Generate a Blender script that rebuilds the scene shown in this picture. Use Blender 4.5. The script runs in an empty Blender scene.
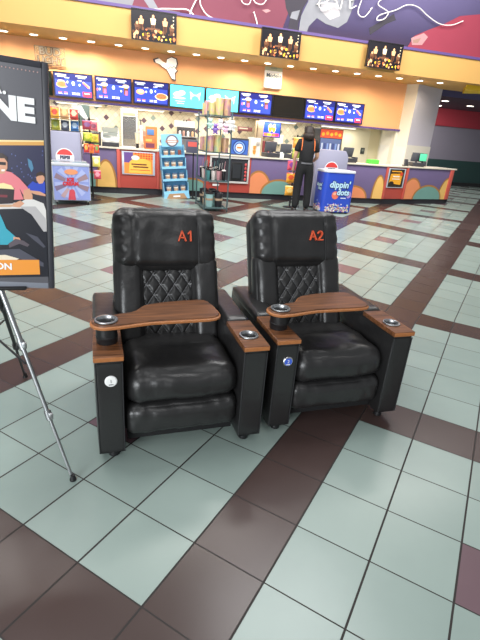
import bpy, bmesh, math, random
from mathutils import Vector, Matrix, Euler, noise
random.seed(7)
scene = bpy.context.scene
COL = scene.collection
PI = math.pi
R = math.radians

# ------------------------------------------------------------------ camera
CAM = Vector((0.16790, -1.24728, 1.48539))
k_ = 1/math.sqrt(2)
_f, _p, _r, _y = 445.55, 0.394511401, -0.0802851456, 0.492635357
cy, sy, cp, sp, cr, sr = math.cos(_y), math.sin(_y), math.cos(_p), math.sin(_p), math.cos(_r), math.sin(_r)
def torot(v): return Vector((k_*(v.x-v.y), k_*(v.x+v.y), v.z))
FW = Vector((cp*cy, cp*sy, -sp)); RT = Vector((sy, -cy, 0)); DN = FW.cross(RT)
AX = torot(cr*RT+sr*DN); AD = torot(-sr*RT+cr*DN); AF = torot(FW)
cam_d = bpy.data.cameras.new('camera'); cam = bpy.data.objects.new('camera', cam_d); COL.objects.link(cam)
cam_d.sensor_fit = 'VERTICAL'; cam_d.sensor_height = 24; cam_d.lens = 24*_f/640
cam_d.clip_start = 0.02; cam_d.clip_end = 200
m = Matrix.Identity(4)
for i in range(3):
    m[i][0] = AX[i]; m[i][1] = -AD[i]; m[i][2] = -AF[i]; m[i][3] = CAM[i]
cam.matrix_world = m
scene.camera = cam
def at_y(u, v, y):
    """point of the plane Y=y that the photograph shows at pixel (u, v)"""
    d = AX*((u-240)/_f)+AD*((v-320)/_f)+AF
    return CAM+d*((y-CAM.y)/d.y)

# ------------------------------------------------------------------ materials
def lin(c): c /= 255; return c/12.92 if c <= .04045 else ((c+.055)/1.055)**2.4
def rgb(h): h = h.lstrip('#'); return tuple(lin(int(h[i:i+2], 16)) for i in (0, 2, 4))
_mats = {}
def mat(name, hexc, rough=.5, metal=0, emit=0, noise_amt=0, noise_scale=20, bump=0, bump_scale=200, coat=0, alpha=1, trans=0, spec=.5):
    if name in _mats: return _mats[name]
    mt = bpy.data.materials.new(name); mt.use_nodes = True
    nt = mt.node_tree; b = nt.nodes['Principled BSDF']
    c = rgb(hexc)
    b.inputs['Base Color'].default_value = (*c, 1); b.inputs['Roughness'].default_value = rough
    b.inputs['Metallic'].default_value = metal; b.inputs['Coat Weight'].default_value = coat
    b.inputs['Specular IOR Level'].default_value = spec
    if trans: b.inputs['Transmission Weight'].default_value = trans
    if alpha < 1: b.inputs['Alpha'].default_value = alpha
    if emit:
        b.inputs['Emission Color'].default_value = (*c, 1); b.inputs['Emission Strength'].default_value = emit
    if noise_amt or bump:
        tc = nt.nodes.new('ShaderNodeTexCoord')
    if noise_amt:
        n = nt.nodes.new('ShaderNodeTexNoise'); n.inputs['Scale'].default_value = noise_scale; n.inputs['Detail'].default_value = 4
        nt.links.new(tc.outputs['Object'], n.inputs['Vector'])
        mx = nt.nodes.new('ShaderNodeMix'); mx.data_type = 'RGBA'
        nt.links.new(n.outputs['Fac'], mx.inputs[0])
        mx.inputs[6].default_value = (*[x*(1-noise_amt) for x in c], 1); mx.inputs[7].default_value = (*[min(1, x*(1+noise_amt)) for x in c], 1)
        nt.links.new(mx.outputs[2], b.inputs['Base Color'])
    if bump:
        n = nt.nodes.new('ShaderNodeTexNoise'); n.inputs['Scale'].default_value = bump_scale; n.inputs['Detail'].default_value = 3
        nt.links.new(tc.outputs['Object'], n.inputs['Vector'])
        bp = nt.nodes.new('ShaderNodeBump'); bp.inputs['Strength'].default_value = bump; bp.inputs['Distance'].default_value = .002
        nt.links.new(n.outputs['Fac'], bp.inputs['Height']); nt.links.new(bp.outputs['Normal'], b.inputs['Normal'])
    _mats[name] = mt
    return mt

def wood_mat():
    mt = bpy.data.materials.new('walnut_wood'); mt.use_nodes = True; nt = mt.node_tree; b = nt.nodes['Principled BSDF']
    tc = nt.nodes.new('ShaderNodeTexCoord'); mp = nt.nodes.new('ShaderNodeMapping'); mp.inputs['Scale'].default_value = (4, 60, 60)
    nt.links.new(tc.outputs['Object'], mp.inputs['Vector'])
    n = nt.nodes.new('ShaderNodeTexNoise'); n.inputs['Scale'].default_value = 1.0; n.inputs['Detail'].default_value = 6; n.inputs['Distortion'].default_value = .6
    nt.links.new(mp.outputs[0], n.inputs['Vector'])
    cr_ = nt.nodes.new('ShaderNodeValToRGB'); cr_.color_ramp.elements[0].position = .32; cr_.color_ramp.elements[1].position = .72
    cr_.color_ramp.elements[0].color = (*rgb('#4A2C1A'), 1); cr_.color_ramp.elements[1].color = (*rgb('#8E5C3A'), 1)
    nt.links.new(n.outputs['Fac'], cr_.inputs[0]); nt.links.new(cr_.outputs[0], b.inputs['Base Color'])
    b.inputs['Roughness'].default_value = .38
    return mt
WOOD = wood_mat()
WOOD_EDGE = mat('walnut_edge', '#A5683A', .45, noise_amt=.25, noise_scale=60)

def leather_mat():
    mt = bpy.data.materials.new('black_leather'); mt.use_nodes = True; nt = mt.node_tree; b = nt.nodes['Principled BSDF']
    b.inputs['Base Color'].default_value = (.019, .0185, .0188, 1); b.inputs['Roughness'].default_value = .33
    b.inputs['Specular IOR Level'].default_value = .55
    tc = nt.nodes.new('ShaderNodeTexCoord')
    v = nt.nodes.new('ShaderNodeTexVoronoi'); v.inputs['Scale'].default_value = 330
    n = nt.nodes.new('ShaderNodeTexNoise'); n.inputs['Scale'].default_value = 14; n.inputs['Detail'].default_value = 3
    nt.links.new(tc.outputs['Object'], v.inputs['Vector']); nt.links.new(tc.outputs['Object'], n.inputs['Vector'])
    b1 = nt.nodes.new('ShaderNodeBump'); b1.inputs['Strength'].default_value = .12; b1.inputs['Distance'].default_value = .001
    b2 = nt.nodes.new('ShaderNodeBump'); b2.inputs['Strength'].default_value = .55; b2.inputs['Distance'].default_value = .006
    nt.links.new(v.outputs['Distance'], b1.inputs['Height']); nt.links.new(n.outputs['Fac'], b2.inputs['Height'])
    nt.links.new(b1.outputs[0], b2.inputs['Normal']); nt.links.new(b2.outputs[0], b.inputs['Normal'])
    return mt
LEATHER = leather_mat()
BLACKP = mat('black_plastic', '#1B1B1D', .4)
CHROME = mat('chrome', '#D8D8DA', .15, metal=1)
STEEL = mat('brushed_steel', '#B4B6B8', .35, metal=1)
WHITE = mat('white_paint', '#EFEFEF', .5)

# ------------------------------------------------------------------ mesh builder
class MB:
    def __init__(s): s.bm = bmesh.new(); s.mats = []
    def mi(s, m):
        if m not in s.mats: s.mats.append(m)
        return s.mats.index(m)
    def _new(s, n0, m):
        s.bm.faces.ensure_lookup_table()
        i = s.mi(m)
        for f in s.bm.faces[n0:]: f.material_index = i
    def box(s, c, d, m, bevel=0, rot=None, seg=2):
        t = bmesh.new(); bmesh.ops.create_cube(t, size=1)
        for v in t.verts: v.co = Vector((v.co.x*d[0], v.co.y*d[1], v.co.z*d[2]))
        if bevel: bmesh.ops.bevel(t, geom=t.edges[:], offset=min(bevel, min(d)*.49), segments=seg, profile=.5, affect='EDGES')
        X = Matrix.Translation(Vector(c))
        if rot: X = X @ Euler(rot).to_matrix().to_4x4()
        return s.merge(t, m, X)
    def merge(s, t, m, X=None):
        if X: bmesh.ops.transform(t, matrix=X, verts=t.verts)
        i = s.mi(m); mp = {}
        for v in t.verts: mp[v] = s.bm.verts.new(v.co)
        for f in t.faces:
            try: g = s.bm.faces.new([mp[v] for v in f.verts]); g.material_index = i; g.smooth = True
            except ValueError: pass
        t.free(); return s
    def lathe(s, prof, m, c=(0, 0, 0), seg=24, axis='Z', rot=None, caps=True):
        t = bmesh.new(); rings = []
        for r, z in prof:
            rings.append([t.verts.new((r*math.cos(2*PI*i/seg), r*math.sin(2*PI*i/seg), z)) for i in range(seg)])
        for a, b in zip(rings, rings[1:]):
            for i in range(seg): t.faces.new((a[i], a[(i+1) % seg], b[(i+1) % seg], b[i]))
        if caps: t.faces.new(rings[0][::-1]); t.faces.new(rings[-1])
        X = Matrix.Translation(Vector(c))
        if axis == 'Y': X = X @ Matrix.Rotation(PI/2, 4, 'X')
        if axis == 'X': X = X @ Matrix.Rotation(PI/2, 4, 'Y')
        if rot: X = X @ Euler(rot).to_matrix().to_4x4()
        return s.merge(t, m, X)
    def cyl(s, a, b, r, m, r2=None, seg=14):
        a, b = Vector(a), Vector(b); d = b-a; q = d.to_track_quat('Z', 'Y').to_matrix().to_4x4()
        t = bmesh.new(); r2 = r if r2 is None else r2
        bmesh.ops.create_cone(t, cap_ends=True, segments=seg, radius1=r, radius2=r2, depth=d.length)
        return s.merge(t, m, Matrix.Translation((a+b)/2) @ q)
    def tube(s, pts, r, m, seg=8, closed=False):
        pts = [Vector(p) for p in pts]; t = bmesh.new(); rings = []; n = len(pts); prev = None
        for i, p in enumerate(pts):
            d = (pts[(i+1) % n] if (i < n-1 or closed) else p)-(pts[i-1] if (i > 0 or closed) else p)
            d.normalize()
            ref = prev if prev is not None else (Vector((0, 0, 1)) if abs(d.z) < .9 else Vector((1, 0, 0)))
            u = (ref-d*ref.dot(d)).normalized(); prev = u; w = d.cross(u)
            rr = r[i] if isinstance(r, (list, tuple)) else r
            rings.append([t.verts.new(p+rr*(u*math.cos(2*PI*j/seg)+w*math.sin(2*PI*j/seg))) for j in range(seg)])
        L = list(zip(rings, rings[1:]))+([(rings[-1], rings[0])] if closed else [])
        for a, b in L:
            for j in range(seg): t.faces.new((a[j], a[(j+1) % seg], b[(j+1) % seg], b[j]))
        if not closed: t.faces.new(rings[0][::-1]); t.faces.new(rings[-1])
        return s.merge(t, m)
    def poly(s, pts, m):
        vs = [s.bm.verts.new(p) for p in pts]
        f = s.bm.faces.new(vs); f.material_index = s.mi(m); return s
    def prism(s, pts, ext, m, bevel=0, side=None, seg=2):
        """closed outline pts (3d) pushed along ext"""
        t = bmesh.new(); ext = Vector(ext)
        a = [t.verts.new(p) for p in pts]; b = [t.verts.new(Vector(p)+ext) for p in pts]; n = len(a)
        t.faces.new(a[::-1]); t.faces.new(b)
        for i in range(n): t.faces.new((a[i], a[(i+1) % n], b[(i+1) % n], b[i]))
        bmesh.ops.recalc_face_normals(t, faces=t.faces)
        if bevel:
            es = [e for e in t.edges if not (abs((e.verts[0].co-e.verts[1].co).normalized().dot(ext.normalized())) > .99)]
            bmesh.ops.bevel(t, geom=es, offset=bevel, segments=seg, profile=.5, affect='EDGES')
        s.merge(t, m)
        return s
    def plate(s, pts, c, r, z0, z1, m, seg=32, chamfer=.003):
        """flat board z0..z1 of outline pts (x, y) with a round hole"""
        t = bmesh.new(); n = len(pts)
        cx = sum(p[0] for p in pts)/n; cy_ = sum(p[1] for p in pts)/n
        def ring(P, z): return [t.verts.new((p[0], p[1], z)) for p in P]
        H = [(c[0]+r*math.cos(2*PI*i/seg), c[1]+r*math.sin(2*PI*i/seg)) for i in range(seg)]
        inn = [(p[0]+(cx-p[0])*chamfer/max(.02, math.hypot(cx-p[0], cy_-p[1])), p[1]+(cy_-p[1])*chamfer/max(.02, math.hypot(cx-p[0], cy_-p[1]))) for p in pts]
        o0, o1, o2, o3 = ring(inn, z0), ring(pts, z0+chamfer), ring(pts, z1-chamfer), ring(inn, z1)
        h0, h1 = ring(H, z0), ring(H, z1)
        def walls(a, b):
            k = len(a)
            for i in range(k): t.faces.new((a[i], a[(i+1) % k], b[(i+1) % k], b[i]))
        for a, b in ((o0, o1), (o1, o2), (o2, o3), (h1, h0)): walls(a, b)
        for o, h in ((o0, h0), (o3, h1)):
            es = []
            for L_ in (o, h):
                for i in range(len(L_)):
                    e = t.edges.get((L_[i], L_[(i+1) % len(L_)])); es.append(e)
            bmesh.ops.triangle_fill(t, use_beauty=True, edges=es)
        bmesh.ops.recalc_face_normals(t, faces=t.faces)
        return s.merge(t, m)
    def sphere(s, c, r, m, seg=16, rot=None, fn=None):
        t = bmesh.new(); bmesh.ops.create_uvsphere(t, u_segments=seg, v_segments=max(6, seg//2), radius=1)
        r = r if isinstance(r, (tuple, list)) else (r, r, r)
        for v in t.verts:
            v.co = Vector((v.co.x*r[0], v.co.y*r[1], v.co.z*r[2]))
            if fn: v.co = fn(v.co)
        X = Matrix.Translation(Vector(c))
        if rot: X = X @ Euler(rot).to_matrix().to_4x4()
        return s.merge(t, m, X)
    def cushion(s, c, d, m, r=.05, n=14, fn=None, bulge=(0, 0, 0), X=None):
        """rounded soft block, pushed out in the middle of its faces"""
        t = bmesh.new(); bmesh.ops.create_cube(t, size=1)
        bmesh.ops.subdivide_edges(t, edges=t.edges[:], cuts=n, use_grid_fill=True)
        h = Vector(d)/2; r = min(r, min(h)*.98)
        for v in t.verts:
            u = v.co*2
            # crowd samples toward the edges so that rounding is smooth
            w = Vector([math.copysign(abs(a)**.8, a) for a in u])
            p = Vector((w.x*h.x, w.y*h.y, w.z*h.z))
            q = Vector([max(-(h[i]-r), min(h[i]-r, p[i])) for i in range(3)])
            e = p-q
            if e.length > 1e-9: p = q+e.normalized()*r
            g = [1-min(1, abs(a))**2 for a in u]
            p.x += math.copysign(bulge[0]*g[1]*g[2], u.x)*(abs(u.x) > .99)
            p.y += math.copysign(bulge[1]*g[0]*g[2], u.y)*(abs(u.y) > .99)
            p.z += math.copysign(bulge[2]*g[0]*g[1], u.z)*(abs(u.z) > .99)
            if fn: p = fn(p, u)
            v.co = p+Vector(c)
        return s.merge(t, m, X)
    def build(s, name, parent=None, loc=None, rot=None, smooth=True, angle=38):
        bmesh.ops.recalc_face_normals(s.bm, faces=[f for f in s.bm.faces if len(f.edges) and not all(e.is_boundary for e in f.edges)])
        me = bpy.data.meshes.new(name); s.bm.to_mesh(me); s.bm.free()
        for m_ in s.mats: me.materials.append(m_)
        if smooth:
            for p in me.polygons: p.use_smooth = True
            me.set_sharp_from_angle(angle=R(angle))
        o = bpy.data.objects.new(name, me); COL.objects.link(o)
        if parent: o.parent = parent
        if loc: o.location = loc
        if rot: o.rotation_euler = rot
        return o

def tag(o, label=None, cat=None, group=None, kind=None):
    if label: o['label'] = label
    if cat: o['category'] = cat
    if group: o['group'] = group
    if kind: o['kind'] = kind
    return o
def thing(name, label, cat, loc=(0, 0, 0), rz=0, group=None):
    o = bpy.data.objects.new(name, None); o.empty_display_size = .1; COL.objects.link(o)
    o.location = loc; o.rotation_euler = (0, 0, rz); return tag(o, label, cat, group)
def struct(mb, name, **k): return tag(mb.build(name, **k), kind='structure')
def copy_tree(o, parent=None):
    c = o.copy(); COL.objects.link(c)
    if parent: c.parent = parent
    for ch in list(o.children): copy_tree(ch, c)
    return c
def text(body, size, m, name='lettering', parent=None, loc=(0, 0, 0), rot=(PI/2, 0, 0), ext=.001, bold=0, align='CENTER', sx=1, shear=0):
    cu = bpy.data.curves.new('t', 'FONT'); cu.body = body; cu.size = size; cu.extrude = ext; cu.offset = bold
    cu.align_x = align; cu.align_y = 'CENTER'; cu.resolution_u = 3; cu.shear = shear
    t = bpy.data.objects.new('t', cu); COL.objects.link(t)
    dg = bpy.context.evaluated_depsgraph_get(); dg.update()
    me = bpy.data.meshes.new_from_object(t.evaluated_get(dg)); bpy.data.objects.remove(t)
    me.name = name; me.materials.clear(); me.materials.append(m)
    o = bpy.data.objects.new(name, me); COL.objects.link(o)
    o.scale = (sx, 1, 1); o.location = loc; o.rotation_euler = rot
    if parent: o.parent = parent
    return o
def ell(cx, cz, rx, rz, y, n=24, a0=0, a1=2*PI, close=True):
    return [Vector((cx+rx*math.cos(a0+(a1-a0)*i/n), y, cz+rz*math.sin(a0+(a1-a0)*i/n))) for i in range(n+(0 if a1-a0 > 6.28 else 1))]
def quad(x0, z0, x1, z1, y): return [Vector((x0, y, z0)), Vector((x1, y, z0)), Vector((x1, y, z1)), Vector((x0, y, z1))]
def skin(verts, edges, radii, root=0, lv=2):
    me = bpy.data.meshes.new('s'); me.from_pydata([Vector(v) for v in verts], edges, [])
    o = bpy.data.objects.new('s', me); COL.objects.link(o)
    md = o.modifiers.new('Skin', 'SKIN'); md.use_smooth_shade = True
    for i, r in enumerate(radii):
        sv = me.skin_vertices[0].data[i]; sv.radius = (r, r) if not isinstance(r, tuple) else r; sv.use_root = (i == root)
    sb = o.modifiers.new('Sub', 'SUBSURF'); sb.levels = lv; sb.render_levels = lv
    dg = bpy.context.evaluated_depsgraph_get(); dg.update()
    out = bpy.data.meshes.new_from_object(o.evaluated_get(dg))
    bpy.data.objects.remove(o)
    bm = bmesh.new(); bm.from_mesh(out); return bm

# ================================================================== FLOOR
TS = .305
def floor_mat():
    mt = bpy.data.materials.new('floor_tiles'); mt.use_nodes = True; nt = mt.node_tree; N = nt.nodes; L = nt.links; b = N['Principled BSDF']
    def M(op, a, b_=None, c=None):
        n = N.new('ShaderNodeMath'); n.operation = op
        for i, x in enumerate((a, b_, c)):
            if x is None: continue
            if isinstance(x, (int, float)): n.inputs[i].default_value = x
            else: L.new(x, n.inputs[i])
        return n.outputs[0]
    tc = N.new('ShaderNodeTexCoord'); sx = N.new('ShaderNodeSeparateXYZ'); L.new(tc.outputs['Object'], sx.inputs[0])
    X, Y = sx.outputs[0], sx.outputs[1]
    a = M('MULTIPLY', M('ADD', X, Y), k_/TS); v = M('MULTIPLY', M('SUBTRACT', X, Y), k_/TS)
    size = M('ADD', 1.0, M('MULTIPLY', M('MINIMUM', M('MAXIMUM', M('SUBTRACT', Y, 2.0), 0.0), 5.0), .04))   # the tiles laid deeper in the hall are a little larger
    a = M('DIVIDE', a, size); v = M('DIVIDE', v, size)
    ia, iv = M('FLOOR', a), M('FLOOR', v); fa, fv = M('SUBTRACT', a, ia), M('SUBTRACT', v, iv)
    ma, mv = M('FLOORED_MODULO', ia, 6.0), M('FLOORED_MODULO', iv, 6.0)
    eq = lambda x, t: M('COMPARE', x, float(t), .1)
    dark = M('MAXIMUM', eq(ma, 5), eq(mv, 1)); plum = M('MULTIPLY', eq(ma, 2), eq(mv, 4))
    ga = M('LESS_THAN', M('MINIMUM', fa, M('SUBTRACT', 1.0, fa)), .0085); gv = M('LESS_THAN', M('MINIMUM', fv, M('SUBTRACT', 1.0, fv)), .013)
    grout = M('MAXIMUM', ga, gv)
    wn = N.new('ShaderNodeTexWhiteNoise'); wn.noise_dimensions = '2D'; cv = N.new('ShaderNodeCombineXYZ'); L.new(ia, cv.inputs[0]); L.new(iv, cv.inputs[1]); L.new(cv.outputs[0], wn.inputs['Vector'])
    ns = N.new('ShaderNodeTexNoise'); ns.inputs['Scale'].default_value = 5; ns.inputs['Detail'].default_value = 6; L.new(tc.outputs['Object'], ns.inputs['Vector'])
    def mix(f, A, B):
        n = N.new('ShaderNodeMix'); n.data_type = 'RGBA'; L.new(f, n.inputs[0])
        for i, x in ((6, A), (7, B)):
            if isinstance(x, tuple): n.inputs[i].default_value = (*x, 1)
            else: L.new(x, n.inputs[i])
        return n.outputs[2]
    var = M('ADD', M('MULTIPLY', wn.outputs['Value'], .5), M('MULTIPLY', ns.outputs['Fac'], .5))
    light = mix(var, rgb('#8C9C96'), rgb('#9FAFA8'))
    dk = mix(var, rgb('#43342F'), rgb('#524240'))
    pl = mix(var, rgb('#6A545A'), rgb('#7B636A'))
    c = mix(plum, light, pl); c = mix(dark, c, dk); c = mix(grout, c, rgb('#2A2422'))
    L.new(c, b.inputs['Base Color'])
    rg = M('ADD', M('ADD', .23, M('MULTIPLY', wn.outputs['Value'], .05)), M('MULTIPLY', grout, .4)); L.new(rg, b.inputs['Roughness'])
    bp = N.new('ShaderNodeBump'); bp.inputs['Strength'].default_value = .5; bp.inputs['Distance'].default_value = .003
    L.new(M('SUBTRACT', 1.0, grout), bp.inputs['Height']); L.new(bp.outputs[0], b.inputs['Normal'])
    return mt
f = MB(); f.box((8, 7.5, -.05), (36, 25, .1), floor_mat()); struct(f, 'floor')

# ================================================================== FOOD COURT SHELL
YC, YB, YW, YS = 9.78, 11.3, 12.15, 9.75       # counter front, bulkhead, tiled wall, soffit fascia
ORANGE = mat('orange_wall_paint', '#EDAE7C', .6, noise_amt=.03, noise_scale=1.2)
AMBER = mat('amber_soffit_paint', '#CFA25E', .6, noise_amt=.04, noise_scale=1.5)
PURPLE = mat('purple_trim_paint', '#5E4A86', .5)
def tile_wall_mat():
    mt = bpy.data.materials.new('diamond_wall_tiles'); mt.use_nodes = True; nt = mt.node_tree; N = nt.nodes; L = nt.links; b = N['Principled BSDF']
    def M(op, a, b_=None, c=None):
        n = N.new('ShaderNodeMath'); n.operation = op
        for i, x in enumerate((a, b_, c)):
            if x is None: continue
            if isinstance(x, (int, float)): n.inputs[i].default_value = x
            else: L.new(x, n.inputs[i])
        return n.outputs[0]
    tc = N.new('ShaderNodeTexCoord'); sx = N.new('ShaderNodeSeparateXYZ'); L.new(tc.outputs['Object'], sx.inputs[0])
    t = .115
    a = M('MULTIPLY', M('ADD', sx.outputs[0], sx.outputs[2]), k_/t); c = M('MULTIPLY', M('SUBTRACT', sx.outputs[0], sx.outputs[2]), k_/t)
    ia, ic = M('FLOOR', a), M('FLOOR', c); fa, fc = M('SUBTRACT', a, ia), M('SUBTRACT', c, ic)
    g = M('MAXIMUM', M('LESS_THAN', M('MINIMUM', fa, M('SUBTRACT', 1.0, fa)), .04), M('LESS_THAN', M('MINIMUM', fc, M('SUBTRACT', 1.0, fc)), .04))
    wn = N.new('ShaderNodeTexWhiteNoise'); wn.noise_dimensions = '2D'; cv = N.new('ShaderNodeCombineXYZ'); L.new(ia, cv.inputs[0]); L.new(ic, cv.inputs[1]); L.new(cv.outputs[0], wn.inputs['Vector'])
    ev = M('MULTIPLY', M('COMPARE', M('FLOORED_MODULO', M('ADD', ia, ic), 3.0), 0.0, .1), M('COMPARE', M('FLOORED_MODULO', ia, 2.0), 0.0, .1))
    ramp = N.new('ShaderNodeValToRGB'); ramp.color_ramp.interpolation = 'CONSTANT'
    els = ramp.color_ramp.elements; els[0].position = 0; els[0].color = (*rgb('#6B7A78'), 1); els[1].position = .25; els[1].color = (*rgb('#5E4A58'), 1)
    e = els.new(.5); e.color = (*rgb('#E8E2CC'), 1); e = els.new(.75); e.color = (*rgb('#A98579'), 1); e = els.new(.9); e.color = (*rgb('#7F8F8A'), 1)
    L.new(wn.outputs['Value'], ramp.inputs[0])
    def mix(f_, A, B):
        n = N.new('ShaderNodeMix'); n.data_type = 'RGBA'; L.new(f_, n.inputs[0])
        for i, x in ((6, A), (7, B)):
            if isinstance(x, tuple): n.inputs[i].default_value = (*x, 1)
            else: L.new(x, n.inputs[i])
        return n.outputs[2]
    c_ = mix(ev, rgb('#D9D0B8'), ramp.outputs[0]); c_ = mix(g, c_, rgb('#BDB49C')); L.new(c_, b.inputs['Base Color']); b.inputs['Roughness'].default_value = .3
    return mt
w = MB(); w.box((3.0, YW+.06, 1.1), (12.4, .12, 2.2), tile_wall_mat()); struct(w, 'wall_back')
w = MB()
w.box((2.9, YB+.06, 2.56), (11.4, .12, 1.24), ORANGE)          # orange bulkhead
w.box((2.9, YB+.5, 1.94), (11.4, .9, .04), mat('cream_paint', '#E9E1CC', .6))
struct(w, 'wall_bulkhead')
t = MB(); t.box((2.9, YB-.02, 1.925), (11.4, .06, .05), PURPLE); struct(t, 'trim_1')
w = MB(); w.box((4.0, (YS+YB)/2+.06, 3.40), (14.0, YB-YS+.12, .54), AMBER); struct(w, 'ceiling')   # soffit box
t = MB(); t.box((4.0, YS+.02, 3.68), (14.0, .1, .055), PURPLE); struct(t, 'trim_2')
# the soffit carries on past the pillar over the hall mouth
w = MB(); w.box((12.2, YS+.15, 3.40), (2.4, .3, .54), AMBER); struct(w, 'wall_soffit_return')
w = MB(); w.prism([(9.3, 10.05, 3.02), (10.7, 10.05, 3.02), (9.9, 10.9, 3.02)], (0, 0, .11), mat('yellow_soffit_paint', '#E8C22E', .6)); struct(w, 'trim_3')

# mural wall above the soffit: painted shapes on one wall
YM = 9.95
def mp_(pts, k): return [at_y(u, v, YM-.002*k) for u, v in pts]
mw = MB()
MUP = mat('mural_purple', '#665E88', .7, noise_amt=.08, noise_scale=2); MAR = mat('mural_maroon', '#74384A', .7, noise_amt=.1, noise_scale=2)
MGR = mat('mural_grey', '#85878F', .7, noise_amt=.2, noise_scale=3); MDK = mat('mural_charcoal', '#332F3B', .7); MRED = mat('mural_red', '#94364A', .7, noise_amt=.08, noise_scale=2)
MLT = mat('mural_pale', '#B4B1B6', .7, noise_amt=.08, noise_scale=6); MPK = mat('mural_blush', '#B4868A', .7)
mw.box((5.5, YM+.06, 4.95), (19, .11, 2.55), MUP)
mw.poly(mp_([(30, -6), (80, -6), (78, 12), (34, 8)], 1), MUP)
mw.poly(mp_([(62, -6), (92, -6), (86, 14), (64, 11)], 1), MLT)
mw.poly(mp_([(88, -6), (136, -6), (130, 12), (118, 18), (86, 14)], 2), MGR)
mw.poly(mp_([(128, -6), (290, -6), (288, 14), (278, 40), (128, 22)], 1), MAR)
mw.poly(mp_([(140, -6), (150, -6), (158, 8), (180, 12), (176, 16), (152, 12)], 3), MGR)
mw.poly(mp_([(262, 10), (268, 9), (271, 11), (266, 13)], 3), MPK)
mw.poly(mp_([(284, -6), (312, -6), (303, 8), (298, 24), (299, 37), (287, 34), (290, 18), (286, 8)], 2), MDK)
mw.poly(mp_([(292, 12), (300, 10), (297, 20), (290, 18)], 3), MGR)
mw.poly(mp_([(312, -6), (356, -6), (352, 10), (347, 22), (338, 28), (326, 24), (317, 18), (309, 26), (305, 37), (298, 36), (301, 16)], 3), MGR)
mw.poly(mp_([(322, 2), (338, 3), (340, 16), (330, 20), (320, 10)], 4), MLT)
mw.poly(mp_([(369, 28), (394, 14), (396, 20), (386, 24), (370, 35)], 2), MDK)
mw.poly(mp_([(484, 14), (460, 16), (444, 24), (428, 30), (414, 36), (408, 46), (405, 52), (484, 66)], 1), MRED)
mw.poly(mp_([(411, 38), (424, 33), (428, 37), (422, 45), (412, 45)], 3), MPK)
mw.poly(mp_([(413, 40), (421, 38), (418, 43), (413, 43)], 4), mat('mural_brown', '#9C7A6C', .7))
struct(mw, 'wall_mural', smooth=False)

# neon tube lettering fixed to the mural
def smooth_pts(P, n=6):
    out = []
    for i in range(len(P)-1):
        p0, p1, p2, p3 = P[max(0, i-1)], P[i], P[i+1], P[min(len(P)-1, i+2)]
        for j in range(n):
            t = j/n; out.append(.5*((2*p1)+(p2-p0)*t+(2*p0-5*p1+4*p2-p3)*t*t+(3*p1-p0-3*p2+p3)*t**3))
    out.append(P[-1]); return out
NEON = mat('white_glass_tube', '#EDE9E4', .25, emit=.12)  # faint glow added to tubes that are switched off
def tube_px(name, label, strokes, r=.011, cat='wall lettering'):
    root = thing(name, label, cat, at_y(*strokes[0][0], YM-.07))
    off = root.location
    for s_ in strokes:
        pts = smooth_pts([at_y(u, v, YM-.07)-off for u, v in s_], 6)
        mb = MB(); mb.tube(pts, r, NEON, seg=6)
        for e in (pts[0], pts[-1]): mb.cyl(e+Vector((0, -.005, 0)), e+Vector((0, .062, 0)), .012, NEON, seg=6)
        mb.build('glass_tube', root)
    return root
tube_px('neon_lettering', 'unlit white glass tube script letters with faint added glow and long tail on the purple mural', [
    [(318, 4), (326, 2), (330, -3), (322, -4), (319, 6), (326, 10), (334, 6)],
    [(336, 0), (340, 9), (344, -4), (350, -3), (350, 8), (356, 6)],
    [(364, -6), (358, 12), (364, 17), (372, 8)],
    [(352, 0), (374, -6)],
    [(386, -4), (378, 4), (388, 12), (384, 19), (377, 20), (380, 15), (396, 10), (407, 5), (418, 7), (428, 16), (440, 24), (452, 25), (463, 21)],
])
tube_px('neon_lettering', 'loops of unlit white glass tube with faint added glow on maroon mural at top edge', [
    [(240, -4), (243, 3), (249, 4), (252, -2), (256, 3), (263, 4), (268, -3)]], r=.010)
tube_px('neon_swoosh', 'long unlit white glass tube curve with faint added glow running along bottom of maroon mural', [
    [(140, 12), (158, 9), (176, 9), (188, 10), (196, 18), (190, 14), (199, -4), (201, 6), (210, 17), (230, 22), (246, 27), (257, 27), (254, 12)]], r=.014)

# pillar at the right end of the counter
pl = MB(); LAV = mat('lavender_grey_paint', '#C6C3D2', .6, noise_amt=.03, noise_scale=2); CREAM = mat('pale_cream_paint', '#E6E0D0', .6)
base = [(8.50, 10.98), (9.65, 11.46), (9.30, 12.28), (8.15, 11.8)]
pl.prism([(x, y, 0) for x, y in base], (0, 0, 3.2), LAV)
pl.prism([Vector((x, y, 1.5)) for x, y in ((8.50, 10.98), (8.15, 11.8), (8.12, 11.79), (8.475, 10.97))], (0, 0, 1.7), CREAM)
c0 = Vector((8.94, 11.6, 0))
low = [c0+(Vector((x, y, 0))-c0)*1.03 for x, y in base]
pl.prism(low, (0, 0, 1.55), mat('white_wall_tile', '#E4E0D6', .3, noise_amt=.04, noise_scale=20))
struct(pl, 'pillar')
# left return of the pillar and side wall of the serving area
w = MB(); w.box((8.32, 11.75, 1.6), (.12, .9, 3.2), CREAM); struct(w, 'wall_right')

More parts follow.
